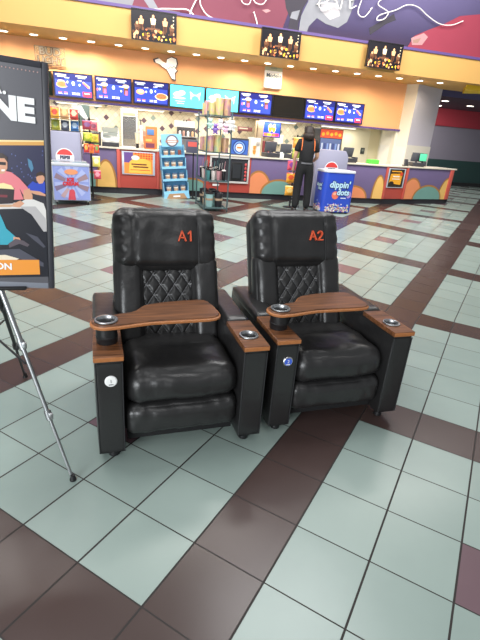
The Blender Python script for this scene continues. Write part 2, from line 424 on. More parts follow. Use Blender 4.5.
# hall beyond
HG = mat('hall_green_paint', '#2E4C4A', .7); HGY = mat('hall_grey_paint', '#8C8795', .7, noise_amt=.06, noise_scale=1.2); HR = mat('hall_red_paint', '#B23A48', .7)
w = MB(); w.box((17.5, 17.1, .55), (17, .2, 1.1), HG); w.box((17.5, 17.1, 1.78), (17, .2, 1.36), HGY); w.box((17.5, 17.05, 2.8), (17, .3, .68), HR)
struct(w, 'wall_hall')
w = MB(); w.box((17.5, 15.15, 3.2), (17, 4.1, .12), mat('hall_maroon_paint', '#5F4350', .8)); struct(w, 'ceiling_hall')
w = MB(); w.box((17.5, 13.1, 4.3), (17, .2, 2.3), mat('hall_violet_paint', '#5A5478', .8)); struct(w, 'wall_hall_header')
w = MB(); w.box((9.5, 14.6, 1.6), (.15, 4.8, 3.2), HGY); struct(w, 'wall_hall_left')
w = MB(); w.box((17.5, 16.97, .08), (17, .06, .16), BLACKP); struct(w, 'baseboard_hall')
def disc_light(name, label, cat, loc, r, group, em):
    t = thing(name, label, cat, loc, 0, group)
    a = MB(); a.lathe([(r*1.0, 0), (r*1.25, 0), (r*1.25, .012), (r, .012)], WHITE, (0, 0, -.012), seg=20); a.build('trim_ring', t)
    b = MB(); b.lathe([(r, 0), (r*.98, .006)], em, (0, 0, -.016), seg=20); b.build('lens', t)
    return t
LAMP = mat('lamp_lens', '#FFF6E4', .4, emit=6)
for i, (x, y) in enumerate(((11.9, 14.2), (13.6, 14.9), (14.6, 14.2), (13.0, 16.0))):
    disc_light('recessed_light', 'round recessed light in the dark maroon hall ceiling', 'ceiling light', (x, y, 3.14), .12, 'hall ceiling lights', LAMP)

# ------------------------------------------------ soffit downlights
lx = [-2.52+.587*i for i in range(20)]
for i, x in enumerate(lx):
    y = 10.78-.012*i if i < 13 else 10.62-.05*(i-12)
    lab = 'round recessed downlight in the amber soffit underside'
    disc_light('recessed_light', lab, 'ceiling light', (x, y, 3.13), .075, 'soffit downlights', LAMP)
    ld = bpy.data.lights.new('downlight', 'SPOT'); ld.energy = 110 if i in (3, 4, 10, 12, 16) else 38; ld.spot_size = R(125); ld.spot_blend = .8; ld.color = (1, .86, .62); ld.shadow_soft_size = .07
    lo = bpy.data.objects.new('downlight', ld); COL.objects.link(lo); lo.location = (x, y, 3.10); lo.rotation_euler = (R(24), 0, 0)

# ================================================================== TVs and menu boards
BEZEL = mat('black_bezel', '#17161C', .35)
def em(n, h, s=.9): return mat('screen_'+n, h, .3, emit=s)
S_NAVY, S_BLUE, S_BRIGHT, S_WHITE, S_RED, S_CYAN = em('navy', '#1E2470'), em('blue', '#3448B8'), em('royal', '#2A4CF0'), em('white', '#F2F4FF'), em('red', '#E04058'), em('cyan', '#5CD6EE', 1.0)
S_TAN, S_ORG, S_PINK, S_BRN, S_SKY, S_YEL, S_BLK = em('tan', '#E0A878'), em('orange', '#E87848'), em('pink', '#E06A9A'), em('brown', '#6A4630'), em('pale_sky', '#D8F4FA'), em('yellow', '#F2C83A'), em('black', '#0B0A10', .3)
S_DUSK, S_CREAM, S_DKBRN = em('dusk', '#15121A', .5), em('cream', '#EBD9B0', .8), em('dark_brown', '#5C3620', .6)
def screen_frame(t, w_, h_, d=.06):
    a = MB()
    b = .018
    a.box((0, d/2, 0), (w_, d, h_), BEZEL, .004)
    a.build('case', t)
    bz = MB()
    for (cx, cz, sx_, sz_) in ((0, h_/2-b/2, w_, b), (0, -h_/2+b/2, w_, b), (-w_/2+b/2, 0, b, h_-2*b), (w_/2-b/2, 0, b, h_-2*b)):
        bz.box((cx, -.006, cz), (sx_, .014, sz_), BEZEL)
    bz.build('bezel', t)
    return w_-2*b, h_-2*b
def band_tv(label, x, z, tilt):
    t = thing('television', label, 'television', (x, YS-.17, z), 0, 'televisions hung on the soffit'); t.rotation_euler = (tilt, 0, 0)
    W, H = screen_frame(t, .91, .54)
    s = MB(); s.poly(quad(-W/2, -H/2, W/2, H/2, -.002), S_DUSK)
    rnd = random.Random(3)
    for fx, fz, fh, m_ in ((-.26, .05, .19, S_TAN), (-.02, .07, .23, S_CREAM), (.22, .06, .19, S_TAN), (.36, -.02, .14, S_BRN), (-.34, -.03, .12, S_BRN)):
        s.poly(ell(fx, fz+fh*.42, .024, .032, -.004, 10), S_TAN)
        s.poly([Vector((fx-.055, -.004, fz+fh*.25)), Vector((fx-.04, -.004, fz-fh*.2)), Vector((fx+.04, -.004, fz-fh*.2)), Vector((fx+.055, -.004, fz+fh*.25)), Vector((fx, -.004, fz+fh*.33))], m_)
        s.poly(quad(fx-.04, fz-fh*.75, fx-.008, fz-fh*.2, -.004), S_DKBRN); s.poly(quad(fx+.008, fz-fh*.75, fx+.04, fz-fh*.2, -.004), S_DKBRN)
    s.poly(quad(-.14, -.07, .12, -.035, -.0045), S_BRN)
    for i in range(70):
        cx, cz = rnd.uniform(-.42, .42), -.235+.17*rnd.random()**1.5
        s.poly(ell(cx, cz, rnd.uniform(.012, .03), rnd.uniform(.015, .035), -.005-.0001*i, 8), rnd.choice([S_DKBRN, S_ORG, S_TAN, S_BRN, S_DUSK, S_YEL]))
    for i in range(4): s.poly(ell(.39, .2-.06*i, .012, .012, -.005, 8), S_CREAM)
    s.build('screen', t, smooth=False)
    b = MB(); b.cyl((0, .06, .1), (0, .17, .12), .03, BEZEL); b.box((0, .165, .12), (.2, .02, .2), BEZEL); b.build('wall_bracket', t)
band_tv('wall television of a stage band above the hot food menus, leftmost of three', 1.105, 3.375, 0)
band_tv('wall television of a stage band above the white beer sign, middle of three', 3.86, 3.38, 0)
band_tv('wall television of a stage band nearest the grey pillar, rightmost of three', 6.46, 3.435, 0)

def food_menu(s, W, H, style):
    y = -.003
    s.poly(quad(-W/2, -H/2, W/2, H/2, -.002), S_NAVY)
    s.poly(quad(-W/2+.02, -H/2+.03, W/2-.02, H/2-.14, -.0025), S_BLUE)
    def cup(cx, cz, h_=.17, w_=.09):
        s.poly([Vector((cx-w_*.38, -.004, cz-h_/2)), Vector((cx+w_*.38, -.004, cz-h_/2)), Vector((cx+w_*.5, -.004, cz+h_/2)), Vector((cx-w_*.5, -.004, cz+h_/2))], S_BRIGHT)
        s.poly(ell(cx, cz, .02, .025, -.0045, 10), S_WHITE); s.poly(quad(cx-w_*.55, cz+h_/2, cx+w_*.55, cz+h_/2+.015, -.0045), S_WHITE)
    for cx in (-W*.32, W*.22): s.poly(quad(cx-.12, H/2-.055, cx+.12, H/2-.03, y), S_WHITE)
    for cx in (-W*.32, W*.22): s.poly(quad(cx-.08, H/2-.085, cx+.09, H/2-.072, y), S_SKY)
    s.poly(ell(0, .04, .035, .045, y, 12), S_SKY)
    if style == 'pizza_hotdog':
        s.poly(ell(-.25, 0, .13, .07, y), S_TAN); s.poly(ell(-.25, .005, .1, .05, -.0035), S_ORG); s.poly(ell(-.27, .07, .08, .025, y), S_CREAM)
        cup(-.13, .06); cup(.14, .02)
        s.poly([Vector((.2, -.004, .08)), Vector((.23, -.004, .1)), Vector((.37, -.004, 0)), Vector((.36, -.004, -.04)), Vector((.32, -.004, -.04))], S_TAN)
        s.poly([Vector((.22, -.0045, .07)), Vector((.35, -.0045, -.03)), Vector((.33, -.0045, -.035)), Vector((.21, -.0045, .05))], S_RED)
        s.poly(quad(.2, -H/2+.02, W/2-.02, -H/2+.13, y), S_RED); s.poly(quad(.24, -H/2+.08, W/2-.06, -H/2+.1, -.0035), S_WHITE)
    elif style == 'popcorn':
        for cx in (-.26, .24):
            cup(cx-.06, -.02); s.poly(quad(cx, -.09, cx+.1, .06, y), S_BRN); s.poly(ell(cx+.05, .09, .08, .04, -.0035, 14), S_CREAM)
            s.poly(quad(cx+.03, -.1, cx+.09, .0, -.0045), S_PINK)
        s.poly(ell(-.34, -.03, .05, .04, y), S_ORG)
    else:
        s.poly(ell(-.26, .01, .1, .06, y), S_TAN); s.poly(ell(-.25, .02, .07, .035, -.0035), S_CREAM); cup(-.12, .02); cup(.1, .05)
        s.poly(ell(.25, -.06, .16, .08, y), S_CREAM); s.poly(ell(.25, -.055, .13, .06, -.0035), S_ORG)
        for i in range(5): s.poly(ell(.17+.04*i, -.05+.02*((i % 2)*2-1), .014, .01, -.0045, 8), S_RED)
    for cx in (-.3, -.18, 0, .1): 
        s.poly(quad(cx-.04, -H/2+.05, cx+.04, -H/2+.065, y), S_WHITE); s.poly(quad(cx-.04, -H/2+.08, cx+.04, -H/2+.095, y), S_ORG if cx < -.1 else S_WHITE)
def sky_menu(s, W, H, letters):
    s.poly(quad(-W/2, -H/2, W/2, H/2, -.002), S_CYAN)
    for cx, cz, rx, rz in ((-.22, .05, .12, .05), (-.14, .08, .09, .055), (-.28, .03, .08, .035), (-.2, -.04, .16, .025)): s.poly(ell(cx, cz, rx, rz, -.003-.0002*cx, 20), S_SKY)
    # a white puffy shape with two points, like ears
    s.poly(ell(.2, -.02, .12, .085, -.004, 20), S_SKY); s.poly(ell(.2, -.05, .1, .09, -.0045, 20), S_CYAN)
    for sx_ in (-1, 1): s.poly([Vector((.2+sx_*.11, -.005, .01)), Vector((.2+sx_*.14, -.005, .13)), Vector((.2+sx_*.04, -.005, .065))], S_WHITE)
    s.poly(quad(-.3, -.12, -.06, -.105, -.003), S_PINK if letters else S_SKY); s.poly(quad(-.26, -.17, -.08, -.155, -.003), S_WHITE)
boards = [(-1.06, .86, 'pizza_hotdog', 'menu screen with round pizza and hot dog, at far left end of row'), (-.14, .84, 'popcorn', 'menu screen with popcorn tubs and pink box, second from left end'),
          (.75, .85, 'nachos', 'menu screen with large round pizza, left of the two cyan screens'), (1.63, .88, 'sky', 'cyan menu screen with white ear shape, left one of the cyan pair'),
          (2.54, .87, 'sky2', 'cyan menu screen with white cloud behind tops of the shelf goods'), (3.43, .895, 'popcorn', 'menu screen with popcorn tubs, left of the blank black screen'),
          (4.345, .90, 'off', 'blank black menu screen in the middle of the lit row'), (5.27, .89, 'pizza_hotdog', 'menu screen with pizza and hot dog, right of the blank screen'), (6.185, .86, 'pizza_hotdog', 'menu screen with pizza and hot dog, at far right end of row')]
for x0, w_, st, lab in boards:
    t = thing('menu_screen', lab, 'menu screen', (x0+w_/2, YB-.09, 2.245), 0, 'menu screens over the counter')
    W, H = screen_frame(t, w_+.012, .525, .05)
    s = MB()
    if st.startswith('sky'): sky_menu(s, W, H, st == 'sky')
    elif st == 'off':
        s.poly(quad(-W/2, -H/2, W/2, H/2, -.002), mat('switched_off_glass', '#201E1C', .12))
    else: food_menu(s, W, H, st)
    s.build('screen', t, smooth=False)
    b = MB(); b.box((0, .072, 0), (.3, .04, .2), BEZEL); b.build('wall_bracket', t)
t = MB(); t.box((-1.22, YB-.06, 2.24), (.24, .12, .5), mat('dark_glass', '#1A2420', .15), .004); tag(t.build('blank_panel'), 'narrow dark panel left of the first menu screen', 'panel')

# beer signs on the orange wall
def sign_outline(t, pts, m_, y0=0, d=.03): a = MB(); a.prism([Vector((x, y0, z)) for x, z in pts], (0, d, 0), m_); return a
t = thing('neon_sign', 'unlit framed tube sign reading bud light on the orange wall', 'sign', (-1.095, YB-.12, 2.80))
a = MB()
CLR = mat('clear_acrylic', '#D9B98C', .2, alpha=.35)
a.box((0, .06, 0), (.64, .012, .36), CLR); a.build('backing_panel', t)
a = MB()
for (x0, z0, x1, z1) in ((-.32, -.18, .32, -.18), (.32, -.18, .32, .18), (.32, .18, -.32, .18), (-.32, .18, -.32, -.18)): a.cyl((x0, .055, z0), (x1, .055, z1), .008, mat('grey_tube', '#8A7A68', .4), seg=6)
for x in (-.3, .3): a.cyl((x, .06, 0), (x, .12, 0), .01, STEEL, seg=6)
a.build('frame', t)
TG = mat('grey_neon_tube', '#978C80', .4); TGD = mat('brown_neon_backing', '#57493E', .5)
text('BUD', .21, TGD, 'lettering', t, (0, .045, .085), bold=.012, ext=.004, sx=1.1); text('LIGHT', .19, TGD, 'lettering', t, (0, .045, -.09), bold=.01, ext=.004, sx=1.05)
text('BUD', .21, TG, 'lettering', t, (0, .035, .085), bold=0, ext=.004, sx=1.1); text('LIGHT', .19, TG, 'lettering', t, (0, .035, -.09), bold=0, ext=.004, sx=1.05)
t = thing('wall_sign', 'white bull horn shaped sign with script on the orange wall', 'sign', (1.55, YB-.06, 2.80))
def pxs(P, c, y): return [(at_y(u, v, y).x-c[0], at_y(u, v, y).z-c[1]) for u, v in P]
cc = (1.55, 2.80)
outl = [(153, 59), (158, 57.5), (162, 61), (166, 63), (167, 58.5), (172, 56.5), (177, 58.5), (178, 64), (176, 69), (178, 71), (175.5, 74), (176, 81), (172.5, 80), (169, 74), (167, 70), (162, 67), (159, 64), (154, 62)]
P_ = pxs(outl, cc, YB-.06)
sign_outline(t, P_, mat('dark_outline', '#4A4450', .5), 0, .03).build('outline', t)
mxx = sum(p[0] for p in P_)/len(P_); mzz = sum(p[1] for p in P_)/len(P_)
sign_outline(t, [(mxx+(x-mxx)*.88, mzz+(z-mzz)*.9) for x, z in P_], mat('sign_white', '#F6F4F0', .5, emit=.25), -.006, .02).build('face', t)
a = MB(); zz = [(-.1+.04*i, .02*(-1)**i+.01*i) for i in range(7)]
a.tube(smooth_pts([Vector((x+.11, -.012, z+.03)) for x, z in zz]), .007, mat('sign_slate', '#6A7890', .5), seg=6); a.build('script', t)
a = MB(); a.cyl((.1, .02, 0), (.1, .06, 0), .02, STEEL); a.build('mount', t)
t = thing('wall_sign', 'white square lit beer sign reading modelo on the orange wall', 'sign', (4.30, YB-.08, 2.905))
a = MB(); a.box((0, .03, -.06), (.47, .1, .40), mat('light_box', '#F1F0EC', .5, emit=.2), .01); a.box((0, .03, .2), (.47, .07, .13), mat('sign_sage', '#C9CBB0', .5), .006); a.build('box', t)
text('Modelo', .13, mat('sign_steel_blue', '#46566A', .5), 'lettering', t, (0, -.022, .03), bold=.003)
text('Especial', .05, mat('sign_sage_letter', '#8E927A', .5), 'lettering', t, (0, -.01, .2))
a = MB(); a.tube([Vector((.04, -.022, -.05)), Vector((-.02, -.022, -.1)), Vector((.03, -.022, -.15)), Vector((.0, -.022, -.2))], .007, mat('sign_steel_blue', '#46566A')); a.build('squiggle', t)

# ================================================================== COUNTER
C_PUR = mat('counter_purple_laminate', '#6D5F86', .45, noise_amt=.05, noise_scale=3); C_RED = mat('counter_red_laminate', '#B4493F', .45, noise_amt=.08, noise_scale=4)
C_BRD = mat('arc_brown', '#A8743C', .5); C_ORG = mat('arc_orange', '#DE8A5E', .5, noise_amt=.06, noise_scale=4); C_YEL = mat('arc_yellow', '#E2B668', .5, noise_amt=.08, noise_scale=6); C_TEAL = mat('arc_teal', '#6E9890', .5, noise_amt=.05, noise_scale=4)
TOE = mat('toe_kick_black', '#25232A', .5)
TOP = mat('worktop_cream', '#DAD3C3', .35, noise_amt=.04, noise_scale=40)
def arch(s, L, cx, rx, rz, inner, k, z0=.14, b=.045):
    def half(rx, rz, y):
        pts = ell(cx, z0, rx, rz, y, 26, 0, PI)
        return [Vector((max(.004, min(L-.004, p.x)), y, max(z0, min(.93, p.z)))) for p in pts]
    s.poly(half(rx, rz, -.003*k), C_BRD); s.poly(half(rx-b, rz-b, -.003*k-.0015), inner)
def counter_unit(p0, p1, base, label, arches=(), extra=None, miter=0):
    p0, p1 = Vector(p0), Vector(p1); d = p1-p0; L = d.length; rz = math.atan2(d.y, d.x)
    t = thing('counter_cabinet', label, 'counter', (p0.x, p0.y, 0), rz, 'service counter cabinets')
    a = MB(); a.prism([Vector(q) for q in ((.002, .04, 0), (L-.002, .04, 0), (L-.002, .66, 0), (.002+miter, .66, 0))], (0, 0, .14), TOE); 
    a.build('toe_kick', t)
    a = MB(); a.prism([Vector(q) for q in ((.002, .01, .14), (L-.002, .01, .14), (L-.002, .66, .14), (.002+miter, .66, .14))], (0, 0, .83), base, bevel=.003); a.build('body', t)
    if arches:
        s = MB()
        for k, (cx, rx, rz_, inner) in enumerate(arches): arch(s, L, cx, rx, rz_, inner, k+1)
        s.build('painted_front', t, smooth=False).location = (0, .009, 0)
    if extra: extra(t, L)
    return t
ACR = mat('acrylic_frame', '#B9C4D2', .2, noise_amt=.1)
def poster_extra(kind):
    def fn(t, L):
        x0, x1 = (.16, .80) if kind == 'nacho' else (.12, .66)
        a = MB(); a.box(((x0+x1)/2, -.008, .69), (x1-x0+.1, .02, .50), ACR, .004); 
        p = a.build('poster_holder', t)
        s = MB(); y = -.02
        if kind == 'nacho':
            s.poly(quad(x0, .46, x1, .92, y), mat('poster_orange', '#F0923E', .5)); s.poly(quad(x0, .70, x0+.2, .92, y-.001), mat('poster_violet', '#6A4A90', .5))
            for i in range(7):
                for j in range(3): s.poly(ell(x0+.26+.06*i, .905-.05*j, .024, .018, y-.0015, 8), mat('poster_red', '#D84A2A', .5))
            s.poly([Vector(q) for q in ((x0+.1, y-.002, .48), (x1-.03, y-.002, .48), (x1-.05, y-.002, .74), (x1-.18, y-.002, .80), (x0+.2, y-.002, .79), (x0+.12, y-.002, .72))], mat('poster_gold', '#F6BE4E', .5))
            s.poly(ell(x0+.25, .81, .09, .05, y-.003), mat('poster_white', '#F3EEE2', .5)); s.poly(quad(x0+.2, .60, x1-.1, .63, y-.003), mat('poster_ink', '#6E3A20', .5)); s.poly(quad(x0+.16, .655, x1-.14, .685, y-.003), mat('poster_ink', '#6E3A20', .5)); s.poly(quad(x0+.14, .54, x1-.06, .555, y-.003), mat('poster_red', '#D84A2A', .5))
        else:
            s.poly(quad(x0, .46, x1, .92, y), mat('poster_black', '#2A2018', .5)); s.poly([Vector(q) for q in ((x0+.02, y-.001, .56), (x0+.05, y-.001, .8), (x1-.05, y-.001, .82), (x1-.08, y-.001, .52))], mat('poster_amber', '#EDA62C', .5))
            s.poly(quad(x0+.06, .85, x1-.1, .88, y-.001), mat('poster_amber', '#EDA62C', .5)); s.poly(quad(x0+.14, .72, x1-.16, .75, y-.002), mat('poster_white', '#F3EEE2', .5)); s.poly(quad(x0+.12, .66, x1-.14, .68, y-.002), mat('poster_white', '#F3EEE2', .5))
            s.poly(ell(x1-.1, .8, .06, .05, y-.003), mat('poster_red', '#D84A2A', .5)); s.poly(ell(x0+.12, .56, .09, .05, y-.003), mat('poster_black', '#2A2018', .5))
        s.build('printed_poster', p, smooth=False)
        for x in (.035, L-.035):
            b = MB(); b.box((x, -.012, .555), (.07, .03, .83), mat('pilaster_red', '#C4574B', .45), .006); b.build('pilaster', t)
    return fn
def case_extra(t, L):
    # glazed niche with a black appliance and red apples of candy
    fr = MB()
    for (cx, cz, sx_, sz_) in ((.62, .97-.03, .98, .04), (.62, .38, .98, .04), (.15, .66, .04, .56), (1.09, .66, .04, .56)): fr.box((cx, -.01, cz), (sx_, .04, sz_), mat('case_frame', '#C9C6C4', .3), .004)
    fr.build('case_frame', t)
    g = MB(); g.box((.62, -.002, .66), (.9, .008, .52), mat('case_glass', '#3A3A40', .08)); g.build('case_pane', t)
    n = MB()
    n.box((.8, -.011, .64), (.26, .012, .42), BLACKP, .004); n.box((.8, -.018, .64), (.2, .006, .32), mat('dark_panel', '#2F3136', .3))
    n.build('black_machine', t)
    for i in range(5):
        b = MB(); b.sphere((1.02, -.02, .46+.085*i), (.03, .014, .036), mat('candy_red', '#C8484A', .4), 10); b.build('candy_packet', t)
    s = MB(); s.box((.3, -.004, .3), (.16, .008, .045), WHITE); s.build('notice', t)
Q = Vector((7.22, YC)); E_ = Vector((9.85, 10.38)); dq = (E_-Q).normalized()
counter_unit((-2.2, YC), (-1.0, YC), C_PUR, 'purple counter cabinet end behind the poster sign', [(.6, .3, .5, C_TEAL)])
counter_unit((-1.0, YC), (.29, YC), C_PUR, 'purple counter cabinet with tall golden arch beside the ice cream freezer', [(.66, .5, .33, C_TEAL), (1.05, .24, .60, C_YEL)])
counter_unit((.29, YC), (1.25, YC), C_RED, 'red counter cabinet with orange snack poster left of blue cup display', [], poster_extra('nacho'))
counter_unit((1.25, YC), (2.3, YC), C_PUR, 'purple counter cabinet behind the blue cup display', [(.1, .28, .46, C_ORG), (.75, .45, .30, C_TEAL)])
counter_unit((2.3, YC), (3.46, YC), C_RED, 'red counter cabinet with glazed case behind the glass shelf rack', [], case_extra)
counter_unit((3.46, YC), (5.05, YC), C_PUR, 'purple counter cabinet with orange and teal arches left of the worker', [(.22, .36, .55, C_ORG), (.78, .50, .37, C_TEAL)])
counter_unit((5.05, YC), (6.1, YC), C_PUR, 'purple counter cabinet hidden behind blue frozen treat freezer', [(.5, .4, .4, C_YEL)])
counter_unit((6.1, YC), Q, C_PUR, 'purple counter cabinet with golden oval right of the blue freezer', [(.25, .42, .32, C_ORG), (.98, .2, .62, C_YEL)])
r1 = Q+dq*.82
counter_unit(Q, r1, C_RED, 'red counter cabinet with black and amber poster near right end', [], poster_extra('amber'), .175)
def end_extra(t, L):
    b = MB(); b.box((L-.09, -.01, .555), (.14, .03, .83), mat('pilaster_red', '#C4574B', .45), .006); b.build('pilaster', t)
    b = MB(); b.box((L+.010, .33, .485), (.02, .64, .965), mat('end_panel_charcoal', '#4A4A50', .5)); b.build('end_panel', t)
counter_unit(r1, E_, C_PUR, 'purple counter cabinet with orange and teal arches at far right end', [(1.75, .36, .62, C_YEL), (.28, .42, .58, C_ORG), (.95, .60, .40, C_TEAL)], end_extra)
w = MB()
nq = Vector((-dq.y, dq.x))
o_ = -.03
pts = [(-2.2, YC+o_), (Q.x, YC+o_), tuple(E_+dq*.06+nq*o_), tuple(E_+dq*.06+nq*.68), (Q.x-.1, YC+.68), (-2.2, YC+.68)]
w.prism([Vector((x, y, .972)) for x, y in pts], (0, 0, .035), TOP, bevel=.006)
tag(w.build('counter_worktop'), 'long cream worktop running over all the service counter cabinets', 'worktop')
# rear counter below the tiled wall
a = MB(); a.box((1.85, 11.83, .45), (7.9, .6, .9), mat('rear_cabinet_grey', '#8F8B88', .5), .004)
b_ = thing('rear_counter', 'long low back counter along the tiled wall behind the serving aisle', 'counter', (0, 0, 0)); a.build('body', b_)
a = MB(); a.box((1.85, 11.81, .92), (7.92, .66, .04), TOP, .004); a.build('worktop', b_)

# strip lights under the bulkhead (visible fixtures with lamps)
STRIP = mat('strip_diffuser', '#FFF7E8', .5, emit=3)
for i, (x, lab) in enumerate(((-.55, 'over the food warmer'), (1.0, 'over the white popcorn cabinet'), (2.9, 'behind the glass shelf rack'), (4.7, 'over the small yellow screen'), (6.6, 'over the red and yellow cooler'))):
    t = thing('strip_light', 'white strip light under the menu bulkhead '+lab, 'light', (x, YB+.4, 1.90), 0, 'strip lights under the bulkhead')
    a = MB(); a.box((0, 0, -.005), (1.1, .16, .05), WHITE, .004); a.build('housing', t)
    a = MB(); a.box((0, 0, -.034), (1.04, .12, .012), STRIP, .003); a.build('diffuser', t)
    ld = bpy.data.lights.new('strip_lamp', 'AREA'); ld.shape = 'RECTANGLE'; ld.size = 1.5; ld.size_y = .25; ld.energy = 20; ld.color = (1, .93, .8)
    lo = bpy.data.objects.new('strip_lamp', ld); COL.objects.link(lo); lo.location = (x, YB+.35, 1.855)
#@@PART2
# ================================================================== RECLINERS
SEAM = mat('leather_seam', '#2B2B2D', .5)
def wrinkle(p, s=9, a=.004, sx=1, sz=1):
    return a*(noise.noise(Vector((p.x*s*sx, p.y*s, p.z*s*sz)))+.5*noise.noise(Vector((p.x*s*2.3*sx, p.y*s*2.3+7, p.z*s*2.3*sz))))
TH = R(22); YBK, ZBK = .50, .42
def bk(x, d, h): return Vector((x, YBK+h*math.sin(TH)-d*math.cos(TH), ZBK+h*math.cos(TH)+d*math.sin(TH)))   # x, depth forward, height along the back
BX = Matrix(((1, 0, 0, 0), (0, -math.cos(TH), math.sin(TH), YBK), (0, math.sin(TH), math.cos(TH), ZBK), (0, 0, 0, 1)))
def make_chair(label, loc, rz, word, number, badge_col, bw, bx):
    t = thing('recliner', label, 'recliner chair', loc, rz, 'cinema recliners on show')
    W = .80; AW = .124; hx = W/2
    # armrests
    for sgn, side in ((-1, 'left'), (1, 'right')):
        cx = sgn*(hx-AW/2)
        a = MB()
        def arm_fn(p, u): p.x += .0015*math.sin(p.z*40)*0; return p
        a.cushion((cx, .41, .296), (AW, .82, .492), LEATHER, r=.012, n=12, bulge=(.006, .003, 0))
        # front panel piping
        zz = [(cx-AW/2+.006, .06), (cx-AW/2+.006, .532), (cx+AW/2-.006, .532), (cx+AW/2-.006, .06)]
        arm = a.build('armrest', t)
        p = MB(); p.tube([Vector((x, -.002, z)) for x, z in zz], .003, SEAM, seg=6, closed=True); p.build('piping', arm)
        pad = MB()
        pad.cushion((cx, .565, .547), (AW+.004, .51, .058), LEATHER, r=.022, n=12, bulge=(0, 0, .006), fn=lambda p, u: p+Vector((0, 0, wrinkle(p, 12, .002))))
        pad.build('arm_pad', arm)
        c = MB(); hole = Vector((cx, .125, 0)); 
        hw_ = (AW+.004)/2; rect = [(cx-hw_, -.006), (cx+hw_, -.006), (cx+hw_, .31), (cx-hw_, .31)]
        if sgn > 0: c.plate(rect, (cx-.003, .120), .040, .541, .567, WOOD)
        else: c.box((cx, .152, .554), (AW+.004, .316, .026), WOOD, .003, seg=1)
        cap = c.build('wood_cap', arm)
        e = MB(); e.box((cx, -.0075, .554), (AW+.002, .004, .020), WOOD_EDGE, .0015, seg=1); e.build('wood_edge', cap)
        if sgn > 0:
            r_ = MB(); r_.lathe([(.0395, .550), (.0395, .566), (.047, .5675), (.049, .571), (.047, .575), (.042, .5755), (.039, .572), (.037, .560), (.0365, .5425), (.001, .542)], STEEL, (cx-.003, .120, 0), seg=36, caps=False)
            r_.build('cup_holder', cap)
            h = MB(); h.lathe([(.036, .5431), (.001, .5434)], mat('cup_depth_shade', '#141313', .3), (cx-.003, .120, 0), seg=28); h.build('cup_floor', cap)  # dark disc paints the shade of a deeper cup
        # feet
        for fy in (.06, .72):
            g = MB(); g.lathe([(.021, 0), (.024, .004), (.022, .03), (.019, .05), (.019, .056)], BLACKP, (cx+sgn*-.008, fy, 0), seg=18); g.build('foot', t)
    # round button on the front of the left armrest
    cx = -(hx-AW/2)
    b = MB(); b.lathe([(.027, 0), (.027, .004), (.024, .007), (.0215, .0075)], CHROME if badge_col else WHITE, (cx+.006, -.002, .446), seg=28, axis='Y')
    bd = b.build('round_badge', t)
    b = MB(); b.lathe([(.021, 0), (.0205, .001)], mat('badge_blue', '#3F5FC8', .35) if badge_col else mat('badge_white', '#EDEDEB', .4), (cx+.006, -.0092, .446), seg=28, axis='Y'); b.build('badge_face', bd)
    text(number, .024, WHITE if badge_col else mat('badge_ink', '#55575C', .5), 'numeral', bd, (cx+.006, -.0112, .448), ext=.0004)
    b = MB(); b.box((cx+.006, -.011, .432), (.02, .001, .004), WHITE if badge_col else mat('badge_ink', '#55575C')); b.build('badge_line', bd)
    # tray on its cup post over the left armrest
    tx, ty = cx-.001, .148
    tr = MB(); tr.lathe([(.001, .568), (.046, .568), (.047, .572), (.047, .590), (.049, .593), (.049, .602), (.047, .604), (.047, .640), (.05, .642), (.05, .648), (.041, .648), (.040, .58), (.001, .579)], BLACKP, (tx, ty, 0), seg=32, caps=False)
    post = tr.build('tray_post', t)
    R_ = .064
    out = [Vector((tx+R_*math.cos(a), ty+R_*math.sin(a), .648)) for a in [R(v) for v in range(66, 268, 12)]]
    out += [Vector((x, y, .648)) for x, y in ((tx+.05, ty-.057), (tx+.13, ty-.038), (tx+.20, ty-.024), (.09, ty-.02), (.13, ty-.018), (.165, ty-.01), (.185, ty+.008), (.193, ty+.032), (.192, ty+.075), (.185, ty+.15), (.175, ty+.195), (.158, ty+.218), (.13, ty+.228),
            (.05, ty+.222), (-.05, ty+.208), (-.12, ty+.190), (-.155, ty+.172), (-.18, ty+.14), (-.20, ty+.11), (-.232, ty+.088), (-.28, ty+.078))]
    tb = MB(); tb.plate([(p.x, p.y) for p in out], (tx, ty), .042, .648, .671, WOOD, 36, .004)
    # cut-like ring
    tray = tb.build('tray_table', t)
    ed = MB(); ed.tube([p+Vector((0, 0, .009)) for p in out], .0085, WOOD_EDGE, seg=6, closed=True); ed.build('wood_edge', tray)
    r_ = MB(); r_.lathe([(.0415, .655), (.0415, .6705), (.050, .672), (.052, .676), (.050, .680), (.044, .6805), (.041, .677), (.0395, .66), (.039, .60)], STEEL, (tx, ty, 0), seg=36, caps=False); r_.build('cup_holder', tray)
    h = MB(); h.lathe([(.039, .600), (.001, .6005)], mat('cup_depth_shade', '#141313', .3), (tx, ty, 0), seg=24); h.build('cup_floor', tray)  # same dark disc, cup shade put into the colour
    # seat
    iw = W-2*AW-.006
    s = MB()
    def seat_fn(p, u):
        p.z -= .035*max(0, min(1, (p.y+.05)/.3))*max(0, u.z)
        fold = .008*math.exp(-((p.y-.02)/.05)**2)*(1-abs(u.x)**2)
        p.z += wrinkle(p, 7, .008)-fold+.004*math.exp(-((p.y+.0)/.08)**2)
        if u.y < 0: p.y += wrinkle(p, 12, .008, 1.8, .5)
        return p
    s.cushion((0, .30, .366), (iw, .57, .175), LEATHER, r=.07, n=26, bulge=(0, .020, .016), fn=seat_fn); seat = s.build('seat_cushion', t, angle=60)
    p = MB(); p.tube([Vector((x, .32, 0.440+.012*(1-(2*x/iw)**2))) for x in [iw*(-.42+.07*i) for i in range(13)]], .0022, SEAM, seg=6); p.build('seat_seam', seat)
    s = MB()
